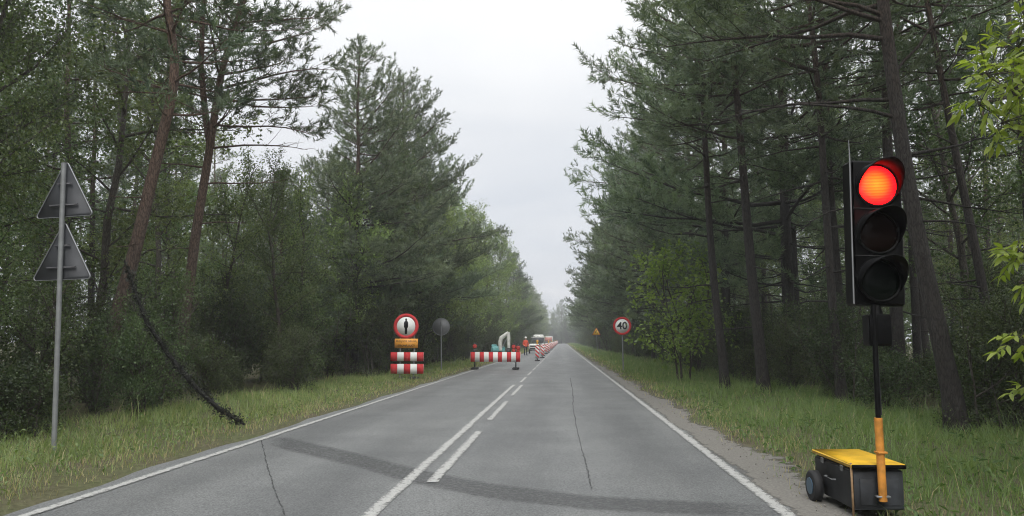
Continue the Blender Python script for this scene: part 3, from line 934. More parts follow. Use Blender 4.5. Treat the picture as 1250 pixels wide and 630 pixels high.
lf = f2.obj('forked_limb_needles', M['needle'], hp, tint=True); lf.location = Vector(fork[0]); lf.name = 'limb_foliage'
lw = w2.obj('limb_twigs', M['pine_bark_warm'], hp, smooth=True); lw.location = Vector(fork[0])
# right: thick pine behind the signal
b0, Q = path_px([(1172, 530), (1160, 470), (1140, 380), (1112, 250), (1097, 150), (1085, 60), (1077, 0)], 11.7, (-.9, .4, 15.5))
w, f = pine(104, path=Q, r0=.142, cb=7.0, Lmax=3.6, bias=.0, dead=3, dens=.65, step=.52, extra=(
    (4.9, 172, 2.6, 16, -18, False), (5.2, 165, 2.8, 10, -8, False), (6.2, 178, 3.6, 6, -6, True), (6.5, 190, 3.2, 14, 5, True),
    (4.3, 20, 2.4, 14, 22, False), (5.6, 10, 2.0, 50, 55, False), (3.6, 150, 1.8, 10, -30, False), (6.6, 200, 3.0, 10, 0, True), (6.8, 140, 3.5, 5, 5, True)))
hero('pine_tree', w, f, b0, 'pine_bark', 'needle', 'thick dark pine trunk rising right behind the red traffic signal', 'tree')
# right: the pair of bare trunks left of the signal
b0, Q = path_px([(886, 470), (880, 420), (871, 340), (865, 260), (862, 200), (858, 120)], 21.5, (-.6, .3, 15.5))
w, f = pine(105, path=Q, r0=.125, cb=6.8, Lmax=2.7, bias=-.2, dead=8, dens=.6, step=.52)
hero('pine_tree', w, f, b0, 'pine_bark', 'needle', 'slim bare-trunked pine just right of the bright green sapling', 'tree')
b0, Q = path_px([(933, 475), (928, 430), (918, 340), (911, 260), (905, 180), (898, 100)], 20.0, (-.8, .5, 15.0))
w, f = pine(106, path=Q, r0=.155, cb=6.2, Lmax=2.7, bias=-.2, dead=8, dens=.6, step=.52)
hero('pine_tree', w, f, b0, 'pine_bark', 'needle', 'stout bare-trunked pine midway between the bright sapling and the signal', 'tree')
b0, Q = path_px([(1030, 500), (1018, 400), (1008, 250), (1000, 120), (992, 40)], 16.5, (-.7, .3, 15.5))
w, f = pine(107, path=Q, r0=.105, cb=6.0, Lmax=3.2, bias=-.2, dead=14, dens=.6, step=.52)
hero('pine_tree', w, f, b0, 'pine_bark', 'needle', 'slender pine with dead twigs just left of the signal head', 'tree')
b0, Q = path_px([(1235, 520), (1212, 420), (1190, 300), (1165, 180), (1150, 100)], 16.0, (-1.5, .4, 14.5))
w, f = pine(108, path=Q, r0=.105, cb=6.6, Lmax=2.6, bias=0, dead=12, dens=.6, step=.52)
hero('pine_tree', w, f, b0, 'pine_bark', 'needle', 'thin leaning pine in the gloom between the signal and the right picture edge', 'tree')

# right: bright sapling
w, f = broad(111, 4.1, .035, .05, 1.9, 20, leaf=(.14, .10), per=8, dens=.75, clump=.20, stems=3)
p = at(838, 455, Y=25.0)
hero('maple_sapling', w, f, (p.x, 25.0, float(gz(p.x, 25))), 'leaf_bark', 'leaf_bright', 'bright green leafy sapling standing in front of the dark right pines', 'tree')
# right: leafy young tree whose sprays reach into the frame at the edge
def ash():
    rng = np.random.RandomState(9)
    w, f = MB(), MB()
    base = np.array((4.75, 6.3, float(gz(4.75, 6.3))))
    tr = np.array([(0, 0, -.1), (.05, 0, 1), (0, .05, 2), (-.1, .05, 3.2), (-.15, .1, 4.6), (-.1, .1, 5.6)])
    w.tube(tr, [.06, .05, .045, .038, .025, .008], 8)
    tmpl = []
    def leaflet(p, d, l, wd):
        up = unit(np.array([0, 0, 1.]) + rng.randn(3) * .45)
        s = unit(np.cross(d, up)); nn = np.cross(s, d)
        P = [p, p + d * l * .35 + s * wd / 2 + nn * wd * .2, p + d * l * .7 + s * wd * .36 - nn * l * .03, p + d * l - nn * l * .16,
             p + d * l * .7 - s * wd * .36 - nn * l * .03, p + d * l * .35 - s * wd / 2 + nn * wd * .2, p + d * l * .38, p + d * l * .7 - nn * l * .06]
        F = [(0, 1, 6), (0, 6, 5), (1, 2, 7), (1, 7, 6), (6, 7, 4), (6, 4, 5), (2, 3, 7), (7, 3, 4)]
        f.add(P, F, 0, np.full(8, np.clip(rng.beta(2, 2), 0, 1)))
    sprays = [((1232, 112), 6.0, 22, .30), ((1240, 60), 6.2, 22, .30), ((1205, 92), 5.9, 14, .22), ((1250, 20), 6.2, 16, .3), ((1195, 128), 5.9, 9, .16), ((1222, 150), 5.9, 9, .15),
              ((1242, 312), 6.1, 12, .13), ((1246, 420), 6.0, 12, .14), ((1243, 345), 6.1, 6, .08), ((1248, 480), 6.2, 6, .08), ((1290, 120), 6.2, 30, .35), ((1300, 20), 6.4, 30, .4), ((1310, 300), 6.3, 24, .35), ((1320, 430), 6.3, 22, .35), ((1330, -60), 6.4, 30, .4)]
    for (px, Y, n, sp) in sprays:
        c = np.array(at(*px, Y=Y)) - base
        z0 = max(.6, c[2] - .55 * abs(c[0]) - .2)
        st = poly_at(tr, min(z0, 5.4))
        mid = (st + c) / 2 + np.array([0, 0, .12])
        w.tube(np.array([st, mid, c]), [.014, .010, .004], 5, caps=False)
        for k in range(n):
            q = c + rng.randn(3) * sp * np.array([.6, .6, .5]) + np.array([.12, 0, .05])
            # a twig with leaflets
            dv = unit(np.array([-.5, -.3, -.35]) + rng.randn(3) * .6)
            l = .16
            w.tube(np.array([q, q + dv * l]), [.003, .002], 3, caps=False)
            w.tube(np.array([c + (q - c) * .0, q]), [.004, .003], 3, caps=False)
            for j in range(3):
                b_ = q + dv * l * (j + 1) / 3
                sd = unit(np.cross(dv, [0, 0, 1]))
                for sg in (-1, 1):
                    leaflet(b_, unit(dv * .6 + sd * sg * .8 + np.array([0, 0, -.25]) + rng.randn(3) * .2), rng.uniform(.085, .125), rng.uniform(.030, .042))
            leaflet(q + dv * l, dv, .12, .04)
    return w, f, base
w, f, base = ash()
hero('young_ash_tree', w, f, tuple(base), 'leaf_bark', 'leaf_ash', 'sprays of bright yellow-green leaves hanging at the right picture edge', 'tree')

# ---- forest edge, tree by tree
ORD = ['first', 'second', 'third', 'fourth', 'fifth', 'sixth', 'seventh', 'eighth', 'ninth', 'tenth', 'eleventh', 'twelfth', 'thirteenth', 'fourteenth', 'fifteenth', 'sixteenth', 'seventeenth', 'eighteenth', 'nineteenth', 'twentieth']
left_named = [
    ('edge_pine0', -8.2, 29.0, .87, 'tall pointed pine, left of the two whose tops stand highest on the left'),
    ('edge_pine2', -7.5, 34.5, .86, 'tall pointed pine, right of the two whose tops stand highest on the left'),
    ('edge_pine1', -8.9, 31.5, .84, 'broad pine filling in between and behind the highest left pair'),
    ('edge_pine1', -10.3, 26.5, .52, 'low young pine just left of the highest left-hand pair, under the sky gap'),
    ('near_broad1', -13.0, 15.5, 1.05, 'leafy tree at the top left, just right of the corner'),
    ('near_broad0', -11.2, 9.6, .95, 'dark leafy tree cut by the left picture edge'),
    ('edge_pine1', -8.6, 40.0, .97, 'pine with a rounded top sloping down right of the highest left pair'),
    ('edge_pine0', -8.8, 46.5, .96, 'pine behind the round no-entry-on-foot sign on the left'),
    ('light0', -8.3, 54.0, .95, 'pale leafy tree rising above the striped barrier on the left'),
    ('light1', -7.6, 62.0, 1.08, 'fresh green leafy tree above the right end of the striped barrier'),
    ('light0', -7.0, 72.0, 1.02, 'pale green leafy tree highest on the left beyond the barrier'),
    ('light1', -6.8, 83.0, 1.15, 'pale green leafy tree second on the left beyond the barrier'),
    ('light0', -6.9, 97.0, 1.08, 'pale green leafy tree farthest of the three beyond the barrier'),
    ('near_broad1', -12.0, 13.2, 1.1, 'dark leafy tree filling the upper left corner'),
    ('near_broad0', -10.8, 11.8, 1.0, 'dark leafy tree behind the paired triangular signs'),
    ('broad2', -12.2, 18.5, .98, 'leafy tree seen between the reddish leaning pine and the forked pine'),
    ('broad1', -10.6, 22.0, .62, 'low leafy tree at the foot of the sky gap right of the forked pine'),
]
right_named = [
    ('edge_pine0', 7.7, 25.5, 1.30, 'large pine whose boughs overhang the road at the top right of the sky'),
    ('edge_pine2', 7.0, 32.0, 1.14, 'pine behind the bright sapling on the right'),
    ('edge_pine1', 6.6, 38.0, 1.08, 'pine standing just behind the 40 sign'),
    ('edge_pine2', 6.0, 44.5, 1.0, 'second pine beyond the 40 sign'),
    ('edge_pine0', 6.3, 51.5, 1.06, 'third pine beyond the 40 sign'),
    ('edge_pine1', 6.0, 59.0, 1.12, 'fourth pine beyond the 40 sign'),
    ('edge_pine2', 6.4, 67.0, 1.02, 'pine just before the yellow triangular sign on the right'),
    ('edge_pine0', 6.2, 76.0, 1.06, 'pine directly behind the yellow triangular sign'),
]
for key, x, y, s, lab in left_named:
    plant(key, 'pine_tree' if 'pine' in key else 'broadleaf_tree', x, y, rnd.uniform(-.6, .6), s, lab, 'tree'); taken.append((x, y))
for key, x, y, s, lab in right_named:
    plant(key, 'pine_tree', x, y, math.pi + rnd.uniform(-.5, .5), s, lab, 'tree'); taken.append((x, y))
for n_, (x, y, s) in enumerate(((-7.9, 20.5, .50), (-8.6, 23.4, .58), (-8.4, 28.6, .66), (-7.5, 31.5, .74), (-7.9, 37.0, .78), (-7.4, 42.5, .80), (-7.8, 49.5, .84), (-7.3, 57.0, .86))):
    plant('broad%d' % (n_ % 3) if n_ not in (2, 5, 6, 7) else 'light1', 'broadleaf_tree', x, y, rnd.uniform(0, 6.3), s, ['low leafy tree at the verge right of the forked pine', 'leafy tree at the verge left of the pedestrian prohibition stand', 'lighter leafy tree over the pedestrian prohibition stand', 'leafy tree right behind the round sign back', 'leafy tree over the left end of the striped barrier', 'lighter leafy tree over the middle of the striped barrier', 'lower leafy tree behind the right end of the striped barrier', 'low light green tree over the excavator'][n_], 'tree')
    taken.append((x, y))
y = 108.0
while y < 330:
    for side in (-1, 1):
        if side < 0:
            x = -7.4 + rnd.uniform(-1.0, .6)
            key = rnd.choice(['light1', 'broad0', 'broad2', 'edge_pine1', 'light0'])
        else:
            x = 6.4 + rnd.uniform(-.6, .9) if y > 95 else 6.3
            key = rnd.choice(['edge_pine0', 'edge_pine1', 'edge_pine2', 'edge_pine0', 'broad0'])
        nm = 'broadleaf_tree' if key[0] in 'bl' else 'pine_tree'
        lab = ('far %s on the %s side in the row closing on the vanishing road' % ('leafy tree' if key[0] in 'bl' else 'pine', 'left' if side < 0 else 'right'))
        plant(key, nm, x, y + rnd.uniform(-2, 2), (0 if side < 0 else math.pi) + rnd.uniform(-.6, .6), rnd.uniform(.92, 1.1), lab, 'tree',
              'far %s trees along the %s edge' % ('leafy' if key[0] in 'bl' else 'pine', 'left' if side < 0 else 'right')); taken.append((x, y))
    y += 8.5 + y * .02
for yy in (86., 96.):
    plant('edge_pine%d' % (int(yy) % 3), 'pine_tree', 6.3 + rnd.uniform(-.3, .5), yy, math.pi + rnd.uniform(-.5, .5), 1.05, 'pine in the right edge row, %s one beyond the yellow triangular sign' % ('next' if yy < 90 else 'second'), 'tree')
# trees closing the view where the road drops away
for k in range(16):
    x = -16 + k * 2.4 + rnd.uniform(-1, 1); yy = 338 + .6 * x + rnd.uniform(0, 16) + (30 if x < -5 else 0)
    plant(rnd.choice(['broad0', 'broad1', 'light1', 'edge_pine1']), 'broadleaf_tree', x, yy, rnd.uniform(0, 6.3), rnd.uniform(1.1, 1.45), 'distant tree in the clump closing the end of the road', 'tree', 'distant trees closing the road')

def zone(x, y):
    px = 686 + x / y * 900
    if x < 0:
        for lim, w_ in ((0, 'at the left picture edge'), (130, 'behind the paired triangular signs'), (230, 'between the reddish leaning pine and the forked pine'), (330, 'right of the forked pine'), (470, 'left of the pedestrian prohibition stand'), (560, 'behind the round sign backs on the left')):
            if px < lim: return w_
        return 'beyond the striped barrier'
    for lim, w_ in ((740, 'past the 40 sign'), (800, 'behind the 40 sign'), (875, 'behind the bright sapling'), (960, 'behind the two bare trunks left of the signal'), (1040, 'just left of the signal head'), (1150, 'behind the signal'), (1250, 'right of the signal')):
        if px < lim: return w_
    return 'at the right picture edge'
for k in range(26):
    x = -9 + k * .8 + rnd.uniform(-.6, .6); yy = 316 + rnd.uniform(0, 14) + (26 if x < 1 else 0)
    plant(rnd.choice(['shrub0', 'shrub1', 'shrub2']), 'woodland_shrub', x, yy, rnd.uniform(0, 6.3), rnd.uniform(1.6, 3.0), 'distant bush at the foot of the clump closing the end of the road', 'shrub', 'distant bushes closing the road')
# ---- inner wood: trunks and crowns seen between the edge trees
for side in (-1, 1):
    n = 0; tries = 0
    while tries < 5000 and n < 135:
        tries += 1
        yy = 7 + 115 * rnd.random() ** 1.25; dx = 9.5 + 24 * rnd.random() ** 1.2
        if side > 0: dx -= 2.0
        x = side * dx
        if side < 0 and dx > .80 * yy + 5: continue
        if side > 0 and dx > .62 * yy + 4: continue
        if yy > 60 and dx > 18: continue
        if not free(x, yy, 2.5 + yy * .012): continue
        cap = 9.
        if side < 0 and -.49 < x / yy < -.27: cap = (.235 * yy + 1.4) / 15.   # the wood is lower behind the opening right of the forked pine
        if cap < .45: continue
        if rnd.random() < (.45 if side < 0 else .68):
            plant('inner_pine%d' % rnd.randrange(3), 'pine_tree', x, yy, rnd.uniform(0, 6.3), min(cap, rnd.uniform(.85, 1.12)), 'slim pine half hidden in the wood %s' % zone(x, yy), 'tree', 'pines in the wood ' + zone(x, yy), lean=(rnd.gauss(0, .025), rnd.gauss(0, .025)))
        else:
            plant('broad%d' % rnd.randrange(3), 'broadleaf_tree', x, yy, rnd.uniform(0, 6.3), min(cap, rnd.uniform(.6, .98)), 'leafy tree half hidden in the wood %s' % zone(x, yy), 'tree', 'leafy trees in the wood ' + zone(x, yy), lean=(rnd.gauss(0, .03), rnd.gauss(0, .03)))
        taken.append((x, yy)); n += 1
# the wood goes on beside and behind the viewpoint
for k in range(9):
    for side in (-1, 1):
        x = side * (9.5 + (k % 3) * 2.6 + rnd.uniform(-.5, .5)) + (0 if side < 0 else -1.0); yy = 4.5 - k * 2.3 + rnd.uniform(-.6, .6)
        if abs(x) < (.86 if side < 0 else .66) * yy + 2.8: continue
        key = rnd.choice(['near_broad0', 'broad2', 'edge_pine1'])
        plant(key, 'pine_tree' if 'pine' in key else 'broadleaf_tree', x, yy, (0 if side < 0 else math.pi) + rnd.uniform(-.5, .5), rnd.uniform(.95, 1.1), 'tree of the %s wood standing level with or behind the viewpoint, out of the picture' % ('left' if side < 0 else 'right'), 'tree', 'trees beside the viewpoint on the ' + ('left' if side < 0 else 'right'))
# ---- undergrowth
for side in (-1, 1):
    yy = 6.5
    while yy < 330:
        for rep in range(3 if yy < 45 else 2):
            dx = ((6.9 if yy < 11 else 7.3) if side < 0 else (6.9 if yy < 13 else 6.1)) + rep * 1.7 + rnd.uniform(-.4, .7)
            x = side * dx
            if side < 0 and yy < 10.2: x = min(x, -7.5)
            if (x + 6.0) ** 2 + (yy - 8.2) ** 2 < 2.6 or (x + 5.7) ** 2 + (yy - 25.2) ** 2 < 5.5: continue
            if abs(x) > (.82 if side < 0 else .64) * yy + 2.5: continue
            k = rnd.choice(['shrub0', 'shrub1', 'shrub2', 'shrub3'] if side < 0 else ['shrub0', 'shrub3', 'shrub3', 'shrub1'])
            s = rnd.uniform(.75, 1.25) * (.8 if side > 0 else (.62 if yy < 21 else 1.0)) * (1.0 if yy < 90 else 1.8)
            plant(k, 'woodland_shrub', x, yy + rnd.uniform(-.8, .8), rnd.uniform(0, 6.3), s, ('low sprawling' if k == 'shrub3' else 'tall') + ' leafy shrub in undergrowth ' + zone(x, yy), 'shrub', ('low' if k == 'shrub3' else 'tall') + ' undergrowth shrubs ' + zone(x, yy))
        yy += 1.25 + yy * .035
    # beyond 120 m the shrubs stand farther apart and taller
# far wood behind everything, one mass of foliage
rng = np.random.RandomState(77)
for side in (-1, 1):
    n = 5200
    yv = 10 + 330 * rng.rand(n); xv = side * ((36 if side < 0 else 33) + 4 * rng.rand(n) + 2 * np.sin(yv * .5)); zv = (11 + 1.5 * np.sin(yv * .7)) * rng.rand(n) ** .8 + .2
    mb = MB()
    scatter(mb, leaf_template(rng, 9, .75, .55, .40), np.stack([xv, yv, zv], -1), rng.randn(n, 3) * .3 + (0, 0, 1), rng.uniform(.8, 1.4, n), rng)
    tag(mb.obj('far_wood', M['leaf'], tint=True), 'dark depth of the %s wood far behind the edge trees' % ('left' if side < 0 else 'right'), 'wood', kind='stuff')

# ------------------------------------------------------------------ signs
def disc(mb, r, y0, y1, k=36, mat=0):
    mb.prism([(r * math.cos(2 * math.pi * i / k), r * math.sin(2 * math.pi * i / k)) for i in range(k)], y0, y1, mat)
    return mb
def text_mesh(txt, size, name, mat, parent, loc, depth=.002, bold=0.0):
    c = bpy.data.curves.new(name, 'FONT'); c.body = txt; c.size = size; c.extrude = depth; c.align_x = 'CENTER'; c.align_y = 'CENTER'
    c.offset = bold
    o = bpy.data.objects.new(name, c); COL.objects.link(o)
    dg = bpy.context.evaluated_depsgraph_get()
    me = bpy.data.meshes.new_from_object(o.evaluated_get(dg))
    bpy.data.objects.remove(o); bpy.data.curves.remove(c)
    me.materials.clear(); me.materials.append(mat)
    q = mkobj(name, me, parent); q.location = loc; q.rotation_euler = (math.pi / 2, 0, 0)
    return q
def rtri(side, r, n=5):
    """rounded triangle outline, apex up, centred on its base line z=0"""
    h = side * math.sqrt(3) / 2
    out = []
    for (x, z), a0 in (((-side / 2, 0), 150), ((side / 2, 0), 270), ((0, h), 30)):
        ax = {150: math.radians(30), 270: math.radians(150), 30: math.radians(270)}[a0]
        cx, cz = x + 2 * r * math.cos(ax), z + 2 * r * math.sin(ax)
        for i in range(n + 1):
            a = math.radians(a0 + 120 * i / n)
            out.append((cx + r * math.cos(a), cz + r * math.sin(a)))
    return out
# paired triangles seen from behind
Y = 8.75
base = at(66, 556, Y=Y)
zb = float(gz(base.x, Y))
top = at(78, 199, Y=Y)
t = tag(empty('warning_sign_post', (base.x, Y, zb)), 'grey backs of two stacked triangular signs on one steel post at left', 'road sign')
hx = top.x - base.x; hz = top.z - zb
b = MB(); b.tube([(0, 0, -.2), (hx, 0, hz)], [.030, .030], 14); b.obj('post', M['steel'], t, smooth=True)
for apex, bl, br in (((80, 194), (40, 267), (119, 264)), ((80, 265), (36, 343), (117, 341))):
    A, L_, R_ = at(*apex, Y=Y + .06), at(*bl, Y=Y + .06), at(*br, Y=Y + .06)
    side = (R_ - L_).length
    o = MB(); o.prism(rtri(side, .035), 0, .012)
    sp = o.obj('sign_plate', M['alu'], t)
    c = (L_ + R_) / 2
    sp.location = (c.x - base.x, .05, c.z - zb); sp.rotation_euler = (0, math.atan2(L_.z - R_.z, R_.x - L_.x), R(-7))
    # folded rim proud of the back
    outl = rtri(side, .035); inn = rtri(side - .022, .032)
    k = len(outl)
    V = [(x, -.012, z) for x, z in outl] + [(x, -.012, z + .0064) for x, z in inn] + [(x, .002, z) for x, z in outl] + [(x, .002, z + .0064) for x, z in inn]
    Fs = []
    for i in range(k):
        j = (i + 1) % k
        Fs += [[i, j, k + j, k + i], [i, 2 * k + i, 2 * k + j, j], [k + i, k + j, 3 * k + j, 3 * k + i]]
    mb = MB(); mb.addp(V, Fs); mb.obj('rim', M['rim'], sp)
    for zz, wl in ((side * .18, side * .48), (side * .50, side * .25)):
        mb = MB(); mb.box((0, -.025, zz), (wl, .022, .022), bev=.004); mb.obj('clamp_rail', M['alu_dark'], sp)

def round_sign(px, py, diam_px, base_px, Y, label, cat='road sign', back=False, name='round_sign'):
    c = at(px, py, Y=Y); bp = at(*base_px, Y=Y)
    zb = float(gz(bp.x, Y))
    r = diam_px / 2 / F_PX * Y * 1.02
    t = tag(empty(name, (bp.x, Y, zb)), label, cat)
    x, z = c.x - bp.x, c.z - zb
    b = MB(); b.tube([(0, .045, -.2), (x, .045, z + r * .6)], [.030, .030], 10); b.obj('post', M['steel'], t, smooth=True)
    b = MB(); disc(b, r, 0, .014)
    pl = b.obj('sign_plate', M['alu'], t); pl.location = (x, 0, z)
    return t, x, z, r, pl
def round_sign_light(*a_):
    r_ = round_sign(*a_)
    r_[4].data.materials[0] = M['alu_light']
    return r_
# 40 sign
t, x, z, r, pl = round_sign(759.5, 398, 21.5, (761, 451), 34.5, 'round red-ringed speed limit sign reading 40 on a post at right')
b = MB(); b.ring(r * .76, r, -.006, -.0015); b.obj('red_ring', M['red'], pl)
b = MB(); disc(b, r * .765, -.004, -.001); b.obj('white_face', M['white'], pl)
text_mesh('40', r * 1.12, 'numeral', M['black'], pl, (0, -.008, 0), bold=.010)
# yellow warning triangle
Y = 80.
c = at(728, 409, Y=Y); bp = at(729.5, 433, Y=Y); zb = float(gz(bp.x, Y))
t = tag(empty('temporary_warning_sign', (bp.x, Y, zb)), 'small yellow triangular roadworks sign on the right verge beyond the 40 sign', 'road sign')
b = MB(); b.tube([(0, .05, -.2), (c.x - bp.x, .05, c.z - zb + .4)], [.03, .03], 8); b.obj('post', M['steel'], t)
side = 10.5 / F_PX * Y
b = MB(); b.prism(rtri(side, .05), 0, .015); pl = b.obj('sign_plate', M['red'], t); pl.location = (c.x - bp.x, 0, c.z - zb)
inn = [(x, z + .043) for x, z in rtri(side - .15, .03)]
b = MB(); b.prism(inn, -.006, -.001); b.obj('yellow_face', M['yellow_sign'], pl)
b = MB(); b.prism([(-.10, .20), (-.03, .20), (-.02, .36), (.10, .44), (.05, .50), (-.06, .44), (-.09, .36)], -.010, -.006); b.obj('pictogram', M['black'], pl)
b = MB(); b.prism([(.02, .17), (.16, .17), (.09, .28)], -.010, -.006); b.obj('pictogram', M['black'], pl)
# grey back of a round sign
t, x, z, r, pl = round_sign_light(538.5, 399, 21, (539, 452), 34.0, 'grey back of a round sign on a thin post left of the striped barrier')
b = MB(); b.ring(r * .93, r, -.008, -.001); b.obj('rim', M['rim'], pl)
for sgn in (-1, 1):
    b = MB(); b.box((0, .02, sgn * r * .35), (.28, .02, .03)); b.obj('clamp_rail', M['alu_dark'], pl)
bb = [c_ for c_ in t.children if c_.name.startswith('post')][0]; bb.location = (0, -.08, 0)

# pedestrian prohibition stand
Y = 26.0
bp = at(496, 464, Y=Y); zb = float(gz(bp.x, Y))
t = tag(empty('roadworks_sign_stand', (bp.x, Y, zb)), 'stand with round pedestrian prohibition sign, orange plate and two red-white boards', 'road sign')
loc = lambda px, py: (at(px, py, Y=Y) - Vector((bp.x, Y, zb)))
b = MB()
zt = loc(496, 386).z
xs_ = (loc(488, 440).x, loc(505, 440).x)
for xx in xs_:
    b = MB(); b.tube([(xx, .05, -.15), (xx, .05, zt * .92)], [.025, .025], 8); b.obj('post', M['steel'], t)
    b = MB(); b.box((xx, .05, .03), (.30, .50, .08), bev=.02); b.obj('foot', M['rubber'], t)
c = loc(495.7, 398.3); r = 15.6 / F_PX * Y
b = MB(); disc(b, r, 0, .014); pl = b.obj('round_plate', M['alu'], t); pl.location = (c.x, 0, c.z)
b = MB(); b.ring(r * .74, r, -.006, -.0015); b.obj('red_ring', M['red'], pl)
b = MB(); disc(b, r * .745, -.004, -.001); b.obj('white_face', M['white'], pl)
fig = [(-.035, .60), (-.075, .54), (-.07, .45), (-.05, .41), (-.13, .36), (-.17, .24), (-.17, -.02), (-.13, -.12), (-.10, -.14), (-.09, -.55), (-.07, -.60), (.07, -.60), (.09, -.55), (.10, -.14), (.13, -.12), (.17, -.02), (.17, .24), (.13, .36), (.05, .41), (.07, .45), (.075, .54), (.035, .60)]
b = MB(); b.prism([(x * r * 1.0, z * r * 1.02) for x, z in fig], -.009, -.0045); b.obj('pedestrian_pictogram', M['black'], pl)
c0, c1 = loc(482, 413.5), loc(510, 425)
w_, h_ = c1.x - c0.x, c0.z - c1.z
b = MB(); b.box((0, 0, 0), (w_, .015, h_)); pl = b.obj('orange_plate', M['orange'], t); pl.location = ((c0.x + c1.x) / 2, 0, (c0.z + c1.z) / 2)
text_mesh('PRZEJŚCIE DRUGĄ', .088, 'lettering', M['black'], pl, (0, -.010, h_ * .22), 0.001, 0.0)
text_mesh('STRONĄ ULICY', .088, 'lettering', M['black'], pl, (0, -.010, -h_ * .24), .001, .002)
def striped(parent, name, x0, x1, z0, z1, n, y=0., thick=.025):
    """board made of n blocks, red at both ends"""
    root_b = MB(); root_b.box(((x0 + x1) / 2, y + .004, (z0 + z1) / 2), (x1 - x0, thick, z1 - z0))
    bd = root_b.obj(name, M['white'], parent)
    w = (x1 - x0) / n
    for i in range(0, n, 2):
        m = MB(); m.box((x0 + w * (i + .5), y - thick / 2 + .0005, (z0 + z1) / 2), (w * (.94 if n > 8 else 1.0), .006, (z1 - z0) * 1.004)); m.obj('red_block', M['red'], bd)
    return bd
for p0, p1 in (((477, 430), (517, 441)), ((477, 444.3), (517, 456.3))):
    a, c = loc(*p0), loc(*p1)
    striped(t, 'striped_board', a.x, c.x, c.z, a.z, 5)

# long striped barrier across the closed lane
Y = 36.0
pl_, pr_ = at(574.3, 435.7, Y=Y), at(635.3, 434.0, Y=Y)
zb = float(gz(-3.2, Y)) + .02
t = tag(empty('striped_barrier', ((pl_.x + pr_.x) / 2, Y, zb)), 'long red-white striped barrier board closing the left lane', 'barrier')
w_ = pr_.x - pl_.x
zc = pl_.z - zb; hh = 11.8 / F_PX * Y
bd = striped(t, 'striped_board', -w_ / 2, w_ / 2, zc - hh / 2, zc + hh / 2, 11)
for xx, kind in ((at(579.5, 440, Y=Y).x, 0), (at(629.6, 440, Y=Y).x, 1)):
    xx -= t.location.x
    b = MB(); b.box((xx, .05, (zc + hh * .7) / 2), (.06, .04, zc + hh * .7)); b.obj('leg', M['alu_dark'], t)
    b = MB(); b.box((xx, .05, .045), (.30, .78, .09), bev=.02); b.obj('foot', M['rubber'], t)
for px, zz in ((579.5, .17), (627.0, .15), (632.5, .10)):
    xx = at(px, 430, Y=Y).x - t.location.x
    b = MB(); b.box((xx, .03, zc + hh / 2 + .07), (.15, .10, .14), bev=.02); lp = b.obj('warning_lamp', M['alu_dark'] if px < 600 else M['lamp_red'], t)
    b = MB(); b.tube([(xx, -.04, zc + hh / 2 + zz + .10), (xx, -.01, zc + hh / 2 + zz + .10), (xx, .04, zc + hh / 2 + zz + .10), (xx, .08, zc + hh / 2 + zz + .10)], [.07, .105, .105, .07], 14); b.obj('lamp_lens', M['lamp_red'], lp, smooth=True)
    b = MB(); b.box((xx, .03, zc + hh / 2 + zz + .225), (.12, .09, .05), bev=.01); b.obj('lamp_cap', M['alu_dark'], lp)

# delineator boards down the centre line
def delineator(lamp):
    r = empty('delineator_board')
    b = MB(); b.box((0, 0, .04), (.36, .62, .08), bev=.025); b.obj('foot', M['rubber'], r)
    b = MB(); b.box((0, .02, .15), (.05, .05, .20)); b.obj('stem', M['alu_dark'], r)
    b = MB(); b.prism([(-.14, .16), (.14, .16), (.14, 1.12), (.11, 1.16), (-.11, 1.16), (-.14, 1.12)], -.012, .012); pn = b.obj('striped_panel', M['white'], r)
    for k in range(4):
        z0 = .16 + k * .27
        poly = [(-.14, min(z0 + .26, 1.12)), (-.14, min(z0 + .13 + .26, 1.12)), (.14, z0 + .13), (.14, z0)]
        poly = [(x, max(.165, z)) for x, z in poly]
        m = MB(); m.prism(poly, -.0155, -.0125); m.obj('red_stripe', M['red'], pn)
    if lamp:
        b = MB(); b.box((0, 0, 1.22), (.13, .08, .12), bev=.02); lp = b.obj('warning_lamp', M['lamp_yellow'], r)
        b = MB(); b.tube([(0, -.05, 1.37), (0, -.02, 1.37), (0, .02, 1.37), (0, .05, 1.37)], [.06, .09, .09, .06], 12); b.obj('lamp_lens', M['lamp_yellow'], lp, smooth=True)
    return r
da, db = delineator(True), delineator(False)
ua = ub = False
yy = 52.0; k = 0
WORDS = ['nearest and largest', 'second', 'third', 'fourth', 'fifth', 'sixth', 'seventh', 'eighth', 'ninth', 'tenth']
while yy < 285:
    lamp = k % 4 == 0
    if lamp: o, ua = (da if not ua else copy_tree(da)), True
    else: o, ub = (db if not ub else copy_tree(db)), True
    x = -1.72 + (.10 * math.sin(k * 2.1))
    o.location = (x, yy, float(prof(yy)) + .012); o.rotation_euler = (0, 0, rnd.uniform(-.15, .15))
    if k < 10:
        tag(o, '%s red-white delineator board in the row along the centre line' % WORDS[k] if k else 'nearest and largest red-white delineator board, with a yellow lamp on top', 'delineator', 'delineator boards along the centre line')
    else:
        tag(o, 'far red-white delineator board merging into the row near the vanishing point', 'delineator', 'far delineator boards along the centre line')
    yy += 9.5 + k * .25; k += 1

